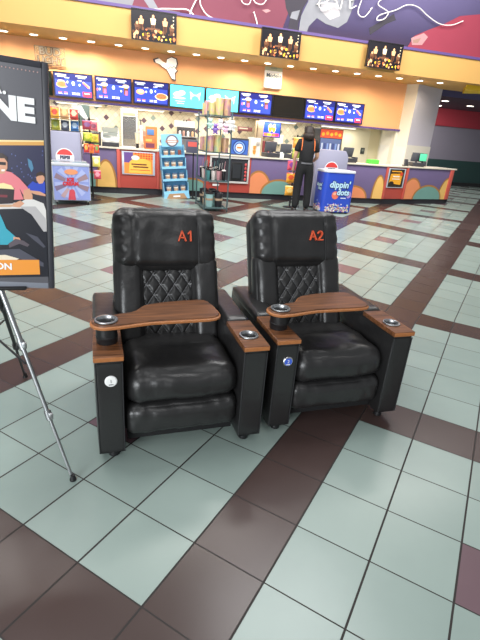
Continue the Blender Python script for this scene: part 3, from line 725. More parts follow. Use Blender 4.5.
    def foot_fn(p, u):
        if u.y < 0:
            g = max(0, min(1, (p.z+.02)/.08))
            p.y += wrinkle(p, 14, .008, 2.4, .4)+.004*math.sin(p.x*70+3*noise.noise(p*9))*g
        return p
    s.cushion((0, .085, .202), (iw+.004, .15, .166), LEATHER, r=.05, n=24, bulge=(0, .016, 0), fn=foot_fn); s.build('footrest', t, angle=60)
    u = MB(); u.box((0, .38, .17), (iw-.02, .62, .2), mat('black_cloth', '#121214', .9), .004)
    for x in (-.2, .2):
        u.cyl((x, .15, .085), (x, .6, .085), .012, STEEL); u.cyl((x, .4, .0), (x, .4, .09), .014, BLACKP)
    u.box((0, .2, .085), (.42, .03, .02), STEEL)
    u.build('mechanism', t)
    # backrest: shell, bolsters, quilted panel, head pillow
    def X(dx): return Matrix.Translation((dx, 0, 0)) @ BX
    XB = X(bx)
    s = MB(); s.cushion((0, -.075, .28), (bw, .12, .78), LEATHER, r=.055, n=14, bulge=(0, .02, 0), X=XB); shell = s.build('back_shell', t, angle=60)
    for sgn in (-1, 1):
        s = MB()
        s.cushion((sgn*(bw/2-.075), .005, .19), (.155, .115, .50), LEATHER, r=.05, n=18, bulge=(.004, .012, 0), fn=lambda p, u: p+Vector((0, wrinkle(p, 10, .006, 1, 1), 0)), X=XB)
        s.build('side_bolster', t, angle=60)
    # quilted diamonds
    s = MB(); tq = bmesh.new(); NX, NZ = 72, 100; PW, PH = bw-.245, .46
    g = []
    for j in range(NZ+1):
        row = []
        for i in range(NX+1):
            x = (i/NX-.5)*PW; z = -.04+PH*j/NZ
            a_ = x/.078; b_ = z/.112
            q1, q2 = a_+b_, a_-b_
            dd = min(abs(q1-round(q1)), abs(q2-round(q2)))
            hh = .013*(1-math.exp(-dd*7.5))
            row.append(tq.verts.new((x, .024+hh, z)))
        g.append(row)
    for j in range(NZ):
        for i in range(NX): tq.faces.new((g[j][i], g[j][i+1], g[j+1][i+1], g[j+1][i]))
    s.merge(tq, LEATHER, XB); qp = s.build('quilted_panel', t, angle=170)
    st = MB()
    for sg in (1, -1):
        for n_ in range(-9, 14):
            seg = []
            for j in range(61):
                z = -.04+PH*j/60; x = (n_-sg*0-z/.112)*.078*sg
                if abs(x) < PW/2-.004: seg.append(XB @ Vector((x, .0255, z)))
            if len(seg) > 3: st.tube([seg[0], seg[-1]], .0011, mat('grey_thread', '#8A8A8E', .6), seg=5)
    st.build('stitching', qp)
    s = MB()
    def pil_fn(p, u):
        if u.y > 0:
            for xs in (-bw*.305, bw*.305): p.y -= .008*math.exp(-((p.x-xs)/.008)**2)
            p.y += wrinkle(p, 7, .010)+ (.006*math.sin(p.z*85+p.x*8)*max(0, abs(p.x)-bw*.32)/.1)
        else: p.y += wrinkle(p, 9, .003)
        return p
    s.cushion((0, .004, .527), (bw-.006, .145, .335), LEATHER, r=.062, n=34, bulge=(0, .016, .008), fn=pil_fn, X=XB); pil = s.build('head_pillow', t, angle=60)
    for xs in (-bw*.305, bw*.305):
        p = MB(); p.tube([XB @ Vector((xs, .078+.012*(1-((z-.515)/.14)**2)-.008, z)) for z in [.39+.025*i for i in range(11)]], .0018, SEAM, seg=5); p.build('pillow_seam', pil)
    OT = mat('orange_thread', '#DC5A36', .6)
    code = MB(); tl = .052
    def stroke(P, w_=.0034):
        for (x0, z0), (x1, z1) in zip(P, P[1:]):
            d = Vector((x1-x0, 0, z1-z0)); n_ = Vector((-d.z, 0, d.x)).normalized()*w_; e_ = d.normalized()*w_*.7
            A, B_ = Vector((x0, 0, z0))-e_, Vector((x1, 0, z1))+e_
            q = [A-n_, B_-n_, B_+n_, A+n_]
            code.prism([XB @ Vector((bw*.105+p.x, .108, .508+p.z)) for p in q], (BX.to_3x3() @ Vector((0, -.026, 0))), OT)
    stroke([(0, 0), (.020, tl), (.040, 0)]); stroke([(.008, .017), (.032, .017)], .003)
    if number == '1': stroke([(.054, tl-.013), (.067, tl), (.067, 0)])
    else: stroke([(.055, tl-.012), (.060, tl-.003), (.069, tl), (.079, tl-.004), (.082, tl-.015), (.077, tl-.026), (.055, 0), (.084, 0)])
    code.build('embroidered_seat_code', pil)
    return t
make_chair('black leather recliner embroidered A1 with white round badge, standing beside the poster easel', (.466, .535, 0), R(2), 'A1', '1', 0, .565, 0)
make_chair('black leather recliner embroidered A2 with blue round badge, standing right of the other recliner', (1.325, .612, 0), R(2), 'A2', '2', 1, .565, -.055)

# ================================================================== POSTER SIGN ON TRIPOD
SX, SY, SZ = -.374, .58, .875        # bottom middle of the sign
SW, SH = .61, .80
root = thing('poster_sign', 'tall framed dine in cinema poster standing on the tripod easel', 'sign', (SX, SY, SZ)); root.rotation_euler = (0, R(3.1), 0)
root['label'] = 'tall dark framed poster with white lettering and people in red and blue, on tripod easel'
bpy.context.view_layer.update(); INV = root.matrix_world.inverted()
def SP(pts, k):
    out = []
    for u, v in pts:
        p = INV @ at_y(u, v, SY)
        out.append(Vector((max(-SW/2+.02, min(SW/2-.02, p.x)), -.008-.0006*k, max(.02, min(SH-.02, p.z)))))
    return out
a = MB(); FR = mat('sign_frame_charcoal', '#33333A', .4)
a.box((0, .012, SH/2), (SW, .012, SH), mat('sign_backboard', '#2A2A2E', .7)); back = a.build('backboard', root)
a = MB()
for (cx, cz, sx_, sz_) in ((-SW/2+.0095, SH/2, .019, SH), (SW/2-.0095, SH/2, .019, SH)): a.box((cx, 0, cz), (sx_, .018, sz_), FR, .003)
a.box((0, 0, SH-.01), (SW-.04, .018, .02), FR, .003); a.box((0, 0, .012), (SW-.04, .018, .024), mat('sign_frame_grey', '#7E828C', .4), .003)
a.build('frame', root)
a = MB(); PB = mat('poster_charcoal', '#57565C', .28, noise_amt=.05, noise_scale=3)
IL, IR = -SW/2+.02, SW/2-.02
a.poly(quad(IL, .02, IR, SH-.02, -.008), PB)
def pp(name, h): return mat('poster_print_'+name, h, .3)
xl = -60
a.poly(SP([(xl, 139), (45, 140.5), (45, 143), (xl, 142)], 1), pp('gold_light', '#F2D79A')); a.poly(SP([(xl, 141.5), (46, 142), (46, 145.5), (xl, 145)], 2), pp('gold', '#D9A052'))
a.poly(SP([(xl, 145), (46, 145.5), (52, 276), (xl, 278)], 1), pp('night', '#2C2C4A'))
for i in range(26):
    r_ = random.Random(i); u, v = r_.uniform(2, 44), r_.uniform(150, 182); a.poly(SP([(u, v), (u+.8, v+.2), (u+.6, v+1.4), (u, v+1)], 2.2), pp('glint', '#6878B8'))
a.poly(SP([(28, 158), (32, 161), (34, 168), (32, 172), (29, 166)], 2.4), pp('swirl', '#4E80A0'))
BLK = pp('seat_black', '#1C1C26'); SKIN = pp('skin', '#D29A7C'); 
a.poly(SP([(xl, 175), (10, 170), (30, 186), (46, 190), (50, 240), (51, 276), (xl, 278)], 2.5), BLK)
a.poly(SP([(22, 192), (36, 190), (47, 195), (49, 226), (36, 214), (24, 204)], 2.8), pp('seat_dark', '#2E2C36'))
# boy in blue
a.poly(SP([(28, 186), (33, 181), (37, 183), (43, 180), (46.5, 182), (47.5, 193), (30, 193)], 3.2), pp('blue_shirt', '#2B46B4'))
a.poly(SP([(31, 190), (40, 191), (47, 194), (47, 196), (36, 194), (30, 192)], 3.5), SKIN)
a.poly([p for p in SP([(36.5, 176), (38, 173.5), (41.5, 173), (44.5, 175), (45, 179), (43, 183), (39.5, 183.5), (37, 180)], 3.7)], SKIN)
a.poly(SP([(36, 177), (37, 173), (41, 171), (45, 173.5), (45.2, 177), (43, 175), (39, 175.5)], 3.9), pp('hair', '#3A2A24'))
# man in coral
a.poly(SP([(xl, 172), (3, 170), (12, 172), (20, 178), (28, 187), (30, 191), (24, 195), (20, 188), (24, 199), (xl, 202)], 4.2), pp('coral_shirt', '#E07C84'))
a.poly(SP([(24, 190), (30, 188), (33, 195), (33, 199), (28, 202), (24, 198)], 4.5), SKIN)
a.poly(SP([(xl, 204), (20, 202), (26, 199), (34, 199), (44, 203), (48, 210), (50, 224), (49, 231), (42, 226), (32, 212), (24, 208), (xl, 210)], 4.7), pp('grey_trousers', '#D8D4D0'))
a.poly(SP([(20, 206), (36, 206), (46, 218), (49, 231), (44, 231), (32, 214)], 4.9), pp('grey_trousers_dark', '#B4B0B0'))
a.poly(SP([(-6, 170), (-6, 157), (0, 154), (6, 156), (8, 162), (8, 168), (5, 173), (-1, 174)], 4.8), SKIN)
a.poly(SP([(-6, 160), (-6, 152), (3, 153), (8, 157), (8, 162), (5, 158), (-1, 158)], 5), pp('hair', '#3A2A24'))
a.poly(SP([(0, 161.5), (6.5, 162), (6.5, 165), (0, 164.5)], 5.2), pp('glasses', '#1A1518')); a.poly(SP([(2, 169), (6, 169), (5, 171), (2, 171)], 5.2), pp('lip', '#F0E4DC'))
a.poly(SP([(-9, 187), (15, 188), (14, 203), (-7, 204)], 5.4), pp('bucket', '#2E2026')); a.poly(SP([(-9, 188), (-4, 184), (4, 182.5), (12, 185), (15, 189), (2, 188)], 5.6), pp('popcorn', '#F2DCA0'))
a.poly(SP([(-4, 194), (8, 194.5), (8, 197), (-4, 196.5)], 5.7), pp('maroon', '#7A2E38'))
a.poly(SP([(14, 203), (21, 200), (25, 203), (20, 207), (12, 206)], 5.8), SKIN)
a.poly(SP([(xl, 204), (14, 204), (12, 206.5), (xl, 207)], 5.9), pp('tray', '#C8A080'))
# teal trouser leg, ankle and shoe
a.poly(SP([(xl, 210), (1, 214), (7, 228), (16, 236), (14, 240), (8, 244), (xl, 244)], 6), pp('teal_trousers', '#3AA0B4'))
a.poly(SP([(14, 236), (20, 237), (22, 241), (14, 241)], 6.2), SKIN); a.poly(SP([(16, 238), (24, 240), (30, 244), (28, 246), (20, 243), (10, 247), (9, 243)], 6.4), pp('shoe', '#5A5058'))
a.poly(SP([(26, 232), (38, 236), (46, 246), (44, 247), (34, 239)], 6.1), pp('sheen', '#4C4C58')); a.poly(SP([(xl, 252), (20, 248), (44, 262), (44, 266), (14, 256), (xl, 260)], 6.1), pp('sheen', '#4C4C58'))
a.poly(SP([(xl, 257), (6, 254), (20, 258), (14, 260), (xl, 262)], 6.5), pp('cream', '#E8D8C0'))
a.poly(SP([(-40, 259), (39.5, 259), (40.5, 273.5), (-40, 275)], 6.6), pp('orange_bar', '#E8953A'))
a.build('printed_poster', root, smooth=False)
def sign_text(body, px_right, px_mid_v, size, sx_=1.0, bold=.004, m_=WHITE):
    p = INV @ at_y(px_right, px_mid_v, SY)
    return text(body, size, m_, 'lettering', root, (p.x, -.0135, p.z), (PI/2, 0, 0), .0004, bold, 'RIGHT', sx_)
sign_text('NE', 34.5, 112.5, .098, 1.08, .006)
sign_text('A.', 7.5, 87, .074, 1.0, .001)
sign_text('ON', 13, 266, .035, 1.05, .001)
a = MB()
for i in range(40): a.sphere((IR-.012-.012*i, -.0085, SH-.034), .0022, mat('dot_peach', '#C9A09A', .5), 6)
a.build('dotted_line', root)

t = thing('tripod_easel', 'silver and black folding tripod easel holding up the poster by left recliner', 'easel', (-.355, .70, 0))
ap = Vector((0, 0, 1.12))
def leg(foot, top, silver, nm='leg'):
    foot = Vector(foot); top = Vector(top); d = (foot-top)
    A_ = STEEL if silver else BLACKP
    a = MB(); a.cyl(top, top+d*.45, .011, A_); a.cyl(top+d*.4, top+d*.73, .009, A_); a.cyl(top+d*.7, top+d*.985, .007, A_)
    l = a.build(nm, t)
    for q in (.43, .715):
        c = MB(); p = top+d*q; c.cyl(p-d.normalized()*.02, p+d.normalized()*.02, .0145, STEEL if silver else BLACKP); c.box(p+Vector((.012, -.012, 0)), (.016, .012, .03), STEEL if silver else BLACKP, .002); c.build('lever_clamp', l)
    c = MB(); c.lathe([(.015, 0), (.015, .008), (.010, .018), (.010, .03)], BLACKP, tuple(foot), seg=14); c.build('rubber_foot', l)
loc0 = Vector((-.355, .70, 0))
leg(Vector((-.045, .435, .0))-loc0, (.012, -.012, 1.08), True); leg(Vector((-.39, 1.40, 0))-loc0, (.0, .02, 1.08), False); leg(Vector((-.85, .52, 0))-loc0, (-.02, -.01, 1.08), False)
a = MB(); a.lathe([(.035, 1.05), (.04, 1.06), (.04, 1.11), (.03, 1.125), (.012, 1.13), (.012, 1.5)], BLACKP, (0, 0, 0), seg=18); a.build('hub', t)
a = MB(); a.cyl((0, 0, .62), (.15, -.14, .535), .005, BLACKP); a.cyl((0, 0, .62), (-.03, .36, .525), .005, BLACKP); a.cyl((0, 0, .62), (-.27, -.09, .53), .005, BLACKP); a.cyl((0, 0, .56), (0, 0, 1.08), .011, BLACKP); a.build('brace', t)
a = MB(); a.box((-.035, -.115, .866), (.44, .06, .012), BLACKP, .003); a.cyl((.0, -.0, 1.06), (-.02, -.088, .872), .008, BLACKP); a.build('ledge', t)
#@@PART3
# ================================================================== GLASS RACK WITH MERCHANDISE
def metal_print(name, cols, rough=.25, metal=.0):
    """banded iridescent print for tins"""
    if name in _mats: return _mats[name]
    mt = bpy.data.materials.new(name); mt.use_nodes = True; nt = mt.node_tree; b = nt.nodes['Principled BSDF']
    tc = nt.nodes.new('ShaderNodeTexCoord'); n = nt.nodes.new('ShaderNodeTexNoise'); n.inputs['Scale'].default_value = 9; n.inputs['Detail'].default_value = 3
    mp = nt.nodes.new('ShaderNodeMapping'); mp.inputs['Scale'].default_value = (1, 1, .6); nt.links.new(tc.outputs['Object'], mp.inputs[0]); nt.links.new(mp.outputs[0], n.inputs['Vector'])
    rp = nt.nodes.new('ShaderNodeValToRGB'); els = rp.color_ramp.elements
    els[0].position = .3; els[0].color = (*rgb(cols[0]), 1); els[1].position = .7; els[1].color = (*rgb(cols[-1]), 1)
    for i, c in enumerate(cols[1:-1]): e = els.new(.3+.4*(i+1)/(len(cols)-1)); e.color = (*rgb(c), 1)
    nt.links.new(n.outputs['Fac'], rp.inputs[0]); nt.links.new(rp.outputs[0], b.inputs['Base Color'])
    b.inputs['Roughness'].default_value = rough; b.inputs['Metallic'].default_value = metal
    _mats[name] = mt; return mt
TIN_A = metal_print('iridescent_gold_tin', ['#D8A8B8', '#E4CC88', '#C4CC90', '#A8BEBE'], .3, .15)
TIN_B = metal_print('iridescent_violet_tin', ['#B88AB8', '#E4A8AC', '#E4C888', '#98A4CC'], .3, .15)
TIN_C = metal_print('iridescent_bronze_tin', ['#A88468', '#D4AC84', '#BC8694', '#88988C'], .3, .15)
GLS = mat('green_edge_glass', '#6F8C8C', .08, trans=.6); RACKM = mat('slate_metal', '#5E7378', .35, metal=.6)
RX, RY, RW, RD = 1.93, 7.72, .47, .95
LV = (.075, .60, 1.13, 1.78)
rk = thing('display_rack', 'tall glass shelf rack of souvenir cups standing on the tiles before the counter', 'display rack', (RX+RW/2, RY+RD/2, 0), 0)
a = MB()
for sx_ in (-1, 1):
    for sy_ in (-1, 1):
        p = MB(); p.box((sx_*RW/2, sy_*RD/2, .92), (.026, .026, 1.84), RACKM, .003); p.build('post', rk)
for z in LV:
    s = MB(); s.box((0, 0, z-.006), (RW-.02, RD-.02, .012), GLS, .002); sh = s.build('glass_shelf', rk)
    r_ = MB()
    for sx_ in (-1, 1): r_.box((sx_*RW/2, 0, z-.015), (.016, RD, .016), RACKM)
    for sy_ in (-1, 1): r_.box((0, sy_*RD/2, z-.015), (RW, .016, .016), RACKM)
    r_.build('shelf_rail', sh)
def tin(name, label, x, y, z, r, h, m_, group, lid=None):
    t = thing(name, label, 'souvenir tin', (x, y, z), random.uniform(0, 6), group)
    b = MB(); b.lathe([(r*.94, 0), (r*.97, .01), (r, h*.5), (r, h*.96), (r*1.03, h*.965), (r*1.03, h*.985), (r*.97, h)], m_, seg=18); b.build('body', t)
    b = MB(); b.lathe([(r*.95, h), (r*.9, h+.006), (.01, h+.007)], lid or STEEL, seg=18); b.build('lid', t)
    return t
tops = [(0.10, .12, .30, TIN_C), (.26, .11, .36, TIN_A), (.40, .12, .34, TIN_A)]
k = 0
rowname = ['front', 'second', 'third', 'rear']
colname = ['left', 'middle', 'right']
for j in range(4):
    for i in range(3):
        r = (.058, .078, .072)[i]*(1, .85, .9, .8)[j]; h = ((.20, .29, .29), (.22, .24, .22), (.25, .24, .2), (.22, .2, .22))[j][i]
        tin('souvenir_tin', f'iridescent souvenir tin on the rack top shelf, {rowname[j]} row {colname[i]}', RX+(.09, .235, .385)[i], RY+.10+.245*j, LV[3], r, h, (TIN_A, TIN_B, TIN_C)[(i+2*j) % 3 if (i, j) != (1, 0) else 0], 'tins on the rack top shelf')
for j in range(4):
    for i in range(3):
        r = (.066, .072, .068)[i]; h = (.27, .30, .26)[i]-.01*j
        tin('souvenir_tin', f'iridescent souvenir tin on the rack shelf below the toys, {rowname[j]} row {colname[i]}', RX+(.09, .235, .385)[i], RY+.10+.245*j, LV[2], r, h, (TIN_B, TIN_A, TIN_C)[(i+j) % 3], 'tins on the rack third shelf')
# soft toys hanging from the top shelf on hooks
PLM = [mat('plush_white', '#E9E6E6', .9, bump=.5, bump_scale=120), mat('plush_violet', '#8468B8', .9, bump=.5, bump_scale=120), mat('plush_mint', '#B4D6CC', .9, bump=.5, bump_scale=120), mat('plush_pink', '#E0B4CC', .9, bump=.5, bump_scale=120), mat('plush_slate', '#5A5878', .9, bump=.5, bump_scale=120)]
def plush(label, x, y, z, m_, m2, s=1):
    t = thing('soft_toy', label, 'soft toy', (x, y, z), 0, 'soft toys hanging on the rack'); t.scale = (s, s, s)
    b = MB(); b.sphere((0, 0, -.13), (.055, .04, .062), m_, 12); b.build('body', t)
    b = MB(); b.sphere((0, -.006, -.055), (.046, .04, .042), m_, 12)
    for q in (-1, 1): b.sphere((q*.036, 0, -.02), (.017, .01, .02), m2, 8)
    b.build('head', t)
    for q in (-1, 1):
        b = MB(); b.sphere((q*.06, -.01, -.115), (.03, .02, .018), m2, 8, rot=(0, q*.6, 0)); b.build('arm', t)
        b = MB(); b.sphere((q*.032, -.02, -.19), (.022, .028, .02), m2, 8); b.build('foot', t)
    b = MB(); b.tube([Vector((0, 0, -.015)), Vector((0, 0, .06)), Vector((0, .025, .07))], .003, STEEL, seg=5); b.build('hook', t)
for i, (x, dz, mi_, mj, lab) in enumerate(((.045, -.0, 2, 2, 'mint soft toy hanging at left front of rack'), (.145, -.08, 1, 1, 'violet soft toy hanging second from rack left front corner'), (.245, -.0, 0, 3, 'white soft toy with pink ears hanging at middle of rack front'), (.345, -.07, 3, 0, 'pink soft toy hanging right of middle on rack front'), (.445, -.0, 0, 0, 'plain white soft toy hanging at right front rack post'))):
    plush(lab, RX+x, RY-.035, LV[3]-.06+dz+.0, PLM[mi_], PLM[mj], .92)
for i, (y, mi_, lab) in enumerate(((.15, 0, 'white soft toy hanging on rack right side, nearest front'), (.40, 4, 'slate soft toy hanging on middle of rack right side'), (.66, 0, 'white soft toy hanging on rack right side, farthest back'))):
    plush(lab, RX+RW+.05, RY+y, LV[3]-.06-.05*(i % 2), PLM[mi_], PLM[(0, 4, 0)[i]], .98)
# tumblers with straws
TUM = [mat('tumbler_black', '#1F1D22', .25), mat('tumbler_rose', '#C08A90', .35, noise_amt=.3, noise_scale=30), mat('tumbler_pale', '#D9CFCB', .35, noise_amt=.2, noise_scale=30), mat('tumbler_teal', '#4E8A8C', .3)]
tcol = ['black', 'rose', 'pale', 'teal']
for j in range(4):
    for i in range(4):
        c = (i*2+j) % 3 if (i+j) % 5 else 3
        t = thing('tumbler', f'{tcol[c]} tumbler with straw on the rack middle shelf, {rowname[j]} row, {("first", "second", "third", "fourth")[i]} from left', 'tumbler', (RX+.075+.105*i, RY+.11+.235*j, LV[1]), 0, 'tumblers on the rack second shelf')
        b = MB(); b.lathe([(.030, 0), (.032, .005), (.043, .17), (.043, .18)], TUM[c], seg=14); b.build('cup', t)
        b = MB(); b.lathe([(.045, .18), (.045, .19), (.03, .205), (.01, .207)], TUM[0] if c else TUM[2], seg=14); b.build('lid', t)
        b = MB(); b.cyl((.008, 0, .2), (.022, 0, .36 if (i+j) % 2 else .32), .006, TUM[(c+1) % 4], seg=6); b.build('straw', t)
# jars on the bottom shelf
JAR = [mat('jar_teal', '#9CC4C4', .25, noise_amt=.2, noise_scale=12), mat('jar_black', '#242228', .3), mat('jar_tan', '#B49A80', .4, noise_amt=.3, noise_scale=14)]
for j in range(3):
    for i in range(2):
        c = (i+2*j) % 3
        t = thing('souvenir_bucket', f'{("teal", "black", "tan")[c]} souvenir bucket on rack bottom shelf, {rowname[j]} row {("left", "right")[i]}', 'bucket', (RX+.13+.19*i, RY+.15+.32*j, LV[0]), 0, 'buckets on the rack bottom shelf')
        b = MB(); b.lathe([(.068, 0), (.07, .006), (.085, .24), (.085, .25)], JAR[c], seg=18); b.build('body', t)
        b = MB(); b.lathe([(.0775, .125), (.081, .13), (.083, .165), (.0815, .17)], JAR[2 if c != 2 else 1], seg=18); b.build('band', t)
        b = MB(); b.lathe([(.088, .25), (.089, .265), (.07, .285), (.01, .288)], JAR[1], seg=18); b.build('lid', t)
        b = MB(); b.tube([Vector((.088*math.cos(a_), -.02, .25+.10*math.sin(a_)-.06)) for a_ in [PI*q/10 for q in range(11)]], .005, JAR[1], seg=5); b.build('handle', t)

# ================================================================== FREEZERS, COOLERS, BAG STANDS
COOL = mat('cooler_lavender_grey', '#9C9CB2', .4, noise_amt=.04, noise_scale=3)
def soda_roundel(t, c, r, y):
    s = MB(); n = 30
    s.poly(ell(c[0], c[1], r*1.12, r*1.12, y, n), mat('roundel_white', '#EEEEF2', .4))
    top = [Vector((c[0]+r*math.cos(a_), y-.002, c[1]+r*math.sin(a_))) for a_ in [R(18+144*i/16) for i in range(17)]]
    s.poly(top, mat('roundel_red', '#D8423F', .4))
    bot = [Vector((c[0]+r*math.cos(a_), y-.002, c[1]+r*math.sin(a_))) for a_ in [R(198+144*i/16) for i in range(17)]]
    s.poly(bot, mat('roundel_blue', '#2E4BA8', .4))
    b = s.build('soda_roundel', t, smooth=False)
    text('PEPSI', r*.52, mat('roundel_ink', '#2E3450', .4), 'lettering', b, (c[0], y-.004, c[1]), bold=.004, sx=1.05)
# left soda cooler behind the freezer
t = thing('soda_cooler', 'tall lavender grey soda cooler standing behind the ice cream freezer', 'cooler', (-.68, 8.95, 0))
a = MB(); a.box((0, .0, .67), (.56, .5, 1.22), COOL, .03); a.build('body', t)
a = MB(); a.box((0, .0, .03), (.5, .44, .06), TOE); a.build('base', t)
soda_roundel(t, (-.03, .80), .155, -.252)
# ice cream chest freezer
t = thing('ice_cream_freezer', 'low ice cream chest freezer with blue printed front beside the counter', 'freezer', (-.60, 8.26, 0), R(8))
FRM = mat('freezer_silver', '#C9CCD4', .35)
a = MB(); a.box((0, 0, .40), (.66, .58, .64), FRM, .012); body = a.build('body', t)
a = MB(); a.box((0, -.10, .735), (.64, .34, .02), mat('freezer_glass', '#8FA6B0', .1), .004, rot=(R(8), 0, 0)); a.build('sliding_lid', t)
a = MB(); a.box((0, .2, .74), (.66, .18, .04), FRM, .006); a.box((-.0, -.285, .735), (.67, .03, .05), FRM, .006); a.build('top_rim', t)
s = MB(); y = -.292
s.poly(quad(-.32, .09, .32, .70, y), mat('print_periwinkle', '#8A96D0', .4, noise_amt=.12, noise_scale=5))
for i in range(12):
    a_ = 2*PI*i/12+.2; d0 = Vector((math.cos(a_), 0, math.sin(a_))); n0 = Vector((-d0.z, 0, d0.x))
    c_ = Vector((0, y-.001, .42)); e = [c_+d0*.1-n0*.012, c_+d0*.30-n0*.05, c_+d0*.30+n0*.05, c_+d0*.1+n0*.012]
    s.poly([Vector((max(-.318, min(.318, p.x)), y-.001-.00003*i, max(.092, min(.698, p.z)))) for p in e], mat('print_pale', '#A6B0DC', .4))
for i, (a_, w_, m_) in enumerate(((R(155), .05, '#8A7484'), (R(25), .05, '#9A8088'), (R(200), .045, '#7A6A88'), (R(-20), .05, '#8E7684'), (R(268), .07, '#C84858'), (R(235), .04, '#B89AA0'))):
    d0 = Vector((math.cos(a_), 0, math.sin(a_))); n0 = Vector((-d0.z, 0, d0.x)); c_ = Vector((0, y-.003-.0002*i, .40))
    s.poly([Vector((max(-.318, min(.318, p.x)), p.y, max(.092, min(.698, p.z)))) for p in (c_+d0*.12-n0*w_*.6, c_+d0*.31-n0*w_, c_+d0*.31+n0*w_, c_+d0*.12+n0*w_*.6)], mat('print_bar_'+str(i), m_, .4))
s.poly(ell(0, .60, .12, .05, y-.005), mat('print_orange_glow', '#E0946A', .4)); s.poly(ell(0, .22, .05, .07, y-.005), mat('print_strawberry', '#CC4A58', .4))
pr = s.build('printed_front', t, smooth=False)
PRED = mat('print_red_letter', '#C8303C', .4)
text('ICE', .085, PRED, 'lettering', pr, (-.02, y-.008, .46), bold=.006); text('CREAM', .085, PRED, 'lettering', pr, (-.02, y-.008, .385), bold=.006)
for sx_ in (-1, 1):
    for sy_ in (-1, 1):
        a = MB(); a.cyl((sx_*.28-.012, sy_*.23, .032), (sx_*.28+.012, sy_*.23, .032), .032, BLACKP); a.box((sx_*.28, sy_*.23, .066), (.04, .05, .03), STEEL); a.build('castor', t)
# chips on a wire rack on top of the cooler
def pouch(label, loc, w_, h_, m_, m2, group, rz=0, tilt=0, cat='snack bag', name='snack_bag'):
    t = MB(); n = 10
    tq = bmesh.new(); V = {}
    for sd in (1, -1):
        for j in range(n+1):
            for i in range(n+1):
                u, v = i/n*2-1, j/n*2-1
                edge = abs(u) > .999 or abs(v) > .999
                if edge and sd < 0: V[(sd, i, j)] = V[(1, i, j)]; continue
                d = .30*w_*max(0, 1-u*u)**.6*max(0, 1-abs(v)**3)**.7
                V[(sd, i, j)] = tq.verts.new((u*w_/2*(1-.05*(1-abs(v))), -sd*d*.5, (v+1)*h_/2))
    fm = []
    for sd in (1, -1):
        for j in range(n):
            for i in range(n):
                q = [V[(sd, i, j)], V[(sd, i+1, j)], V[(sd, i+1, j+1)], V[(sd, i, j+1)]]
                try:
                    f_ = tq.faces.new(q if sd > 0 else q[::-1]); u, v = (i+.5)/n*2-1, (j+.5)/n*2-1
                    f_.material_index = 1 if (u*u/.5+(v-.1)**2/.25 < 1 or v > .86) and sd > 0 else 0
                except ValueError: pass
    mb = MB(); mb.mats = [m_, m2]; mp = {}
    for v in tq.verts: mp[v] = mb.bm.verts.new(v.co)
    for f_ in tq.faces:
        g = mb.bm.faces.new([mp[v] for v in f_.verts]); g.material_index = f_.material_index
    tq.free()
    o = mb.build(name, None, loc, (tilt, 0, rz), angle=60); return tag(o, label, cat, group)
def foil(n, h): return mat('foil_'+n, h, .3)
t = thing('chip_rack', 'small wire rack of crisp bags standing on the left soda cooler', 'rack', (-.68, 8.84, 1.281))
for z, nm in ((.006, 'lower_tray'), (.215, 'upper_tray')):
    a = MB(); a.box((0, .03, z), (.54, .22, .008), BLACKP); a.cyl((-.27, -.08, z+.04), (.27, -.08, z+.04), .004, BLACKP, seg=6); a.build(nm, t)
for x in (-.27, .27):
    a = MB(); a.box((x, .13, .21), (.012, .012, .42), BLACKP); a.box((x, -.08, .13), (.008, .008, .26), BLACKP); a.build('upright', t)
bagc = [[('red and gold', '#E0A23A', '#C8483A'), ('tan and orange', '#C89A6A', '#E4C48A'), ('red', '#C8453E', '#E8C8A8')], [('yellow green', '#B8B84A', '#8A9A50'), ('slate and white', '#5A6070', '#C8CED6'), ('blue', '#4A7EC0', '#B8D0E8')]]
for r_ in range(2):
    for c in range(3):
        nm, h1, h2 = bagc[r_][c]
        pouch(f'{nm} crisp bag on the {("upper", "lower")[r_]} tray of wire chip rack', (-.68-.175+.175*c, 8.86, 1.281+(.221 if r_ == 0 else .012)), .155, .205 if r_ == 0 else .19, foil(nm.replace(' ', '_'), h1), foil(nm.replace(' ', '_')+'_label', h2), 'crisp bags on the chip rack', tilt=R(-6))
# candy bag stand by the freezer
def bag_stand(name, label, loc, posts, h):
    t = thing(name, label, 'stand', loc)
    a = MB(); a.lathe([(.16, 0), (.16, .015), (.03, .03), (.02, .035)], BLACKP, seg=20); a.build('base', t)
    a = MB(); a.cyl((0, 0, .02), (0, 0, h), .018, BLACKP); a.build('pole', t)
    for z in posts:
        a = MB(); a.tube([Vector((-.14, -.07, z)), Vector((-.12, -.02, z+.01)), Vector((0, -.0, z+.01)), Vector((.12, -.02, z+.01)), Vector((.14, -.07, z))], .006, BLACKP, seg=6)
        a.build('hook_bar', t)
    return t
bag_stand('candy_stand', 'black pole stand of hanging candy bags right of ice cream freezer', (-.22, 8.76, 0), (1.52, 1.30, 1.10, .88, .62), 1.56)
hang = [(-.26, 1.34, .20, .17, 'crimson', '#A8404E', '#8A5A8A'), (-.14, 1.33, .16, .16, 'rose', '#C86470', '#8A4A60'), (-.26, 1.13, .18, .16, 'lime', '#A8B83A', '#D8C84A'), (-.13, 1.12, .15, .15, 'yellow', '#D8C44A', '#B8A030'),
        (-.30, .92, .10, .17, 'red', '#C83A32', '#E8A84A'), (-.20, .91, .10, .17, 'orange', '#E07A38', '#C84A32'), (-.10, .92, .10, .17, 'scarlet', '#D0503A', '#7A9A4A'), (-.12, .66, .16, .20, 'pale yellow', '#E8DC6A', '#F0ECC0'), (-.11, .42, .15, .17, 'pink', '#D0485E', '#E8A0B0')]
for x, z, w_, h_, nm, h1, h2 in hang:
    pouch(f'{nm} candy bag hanging on black pole stand beside ice cream freezer', (x, 8.67, z), w_*.92, h_, foil(nm.replace(' ', '_')+'_candy', h1), foil(nm.replace(' ', '_')+'_candy_label', h2), 'candy bags on the pole stand')
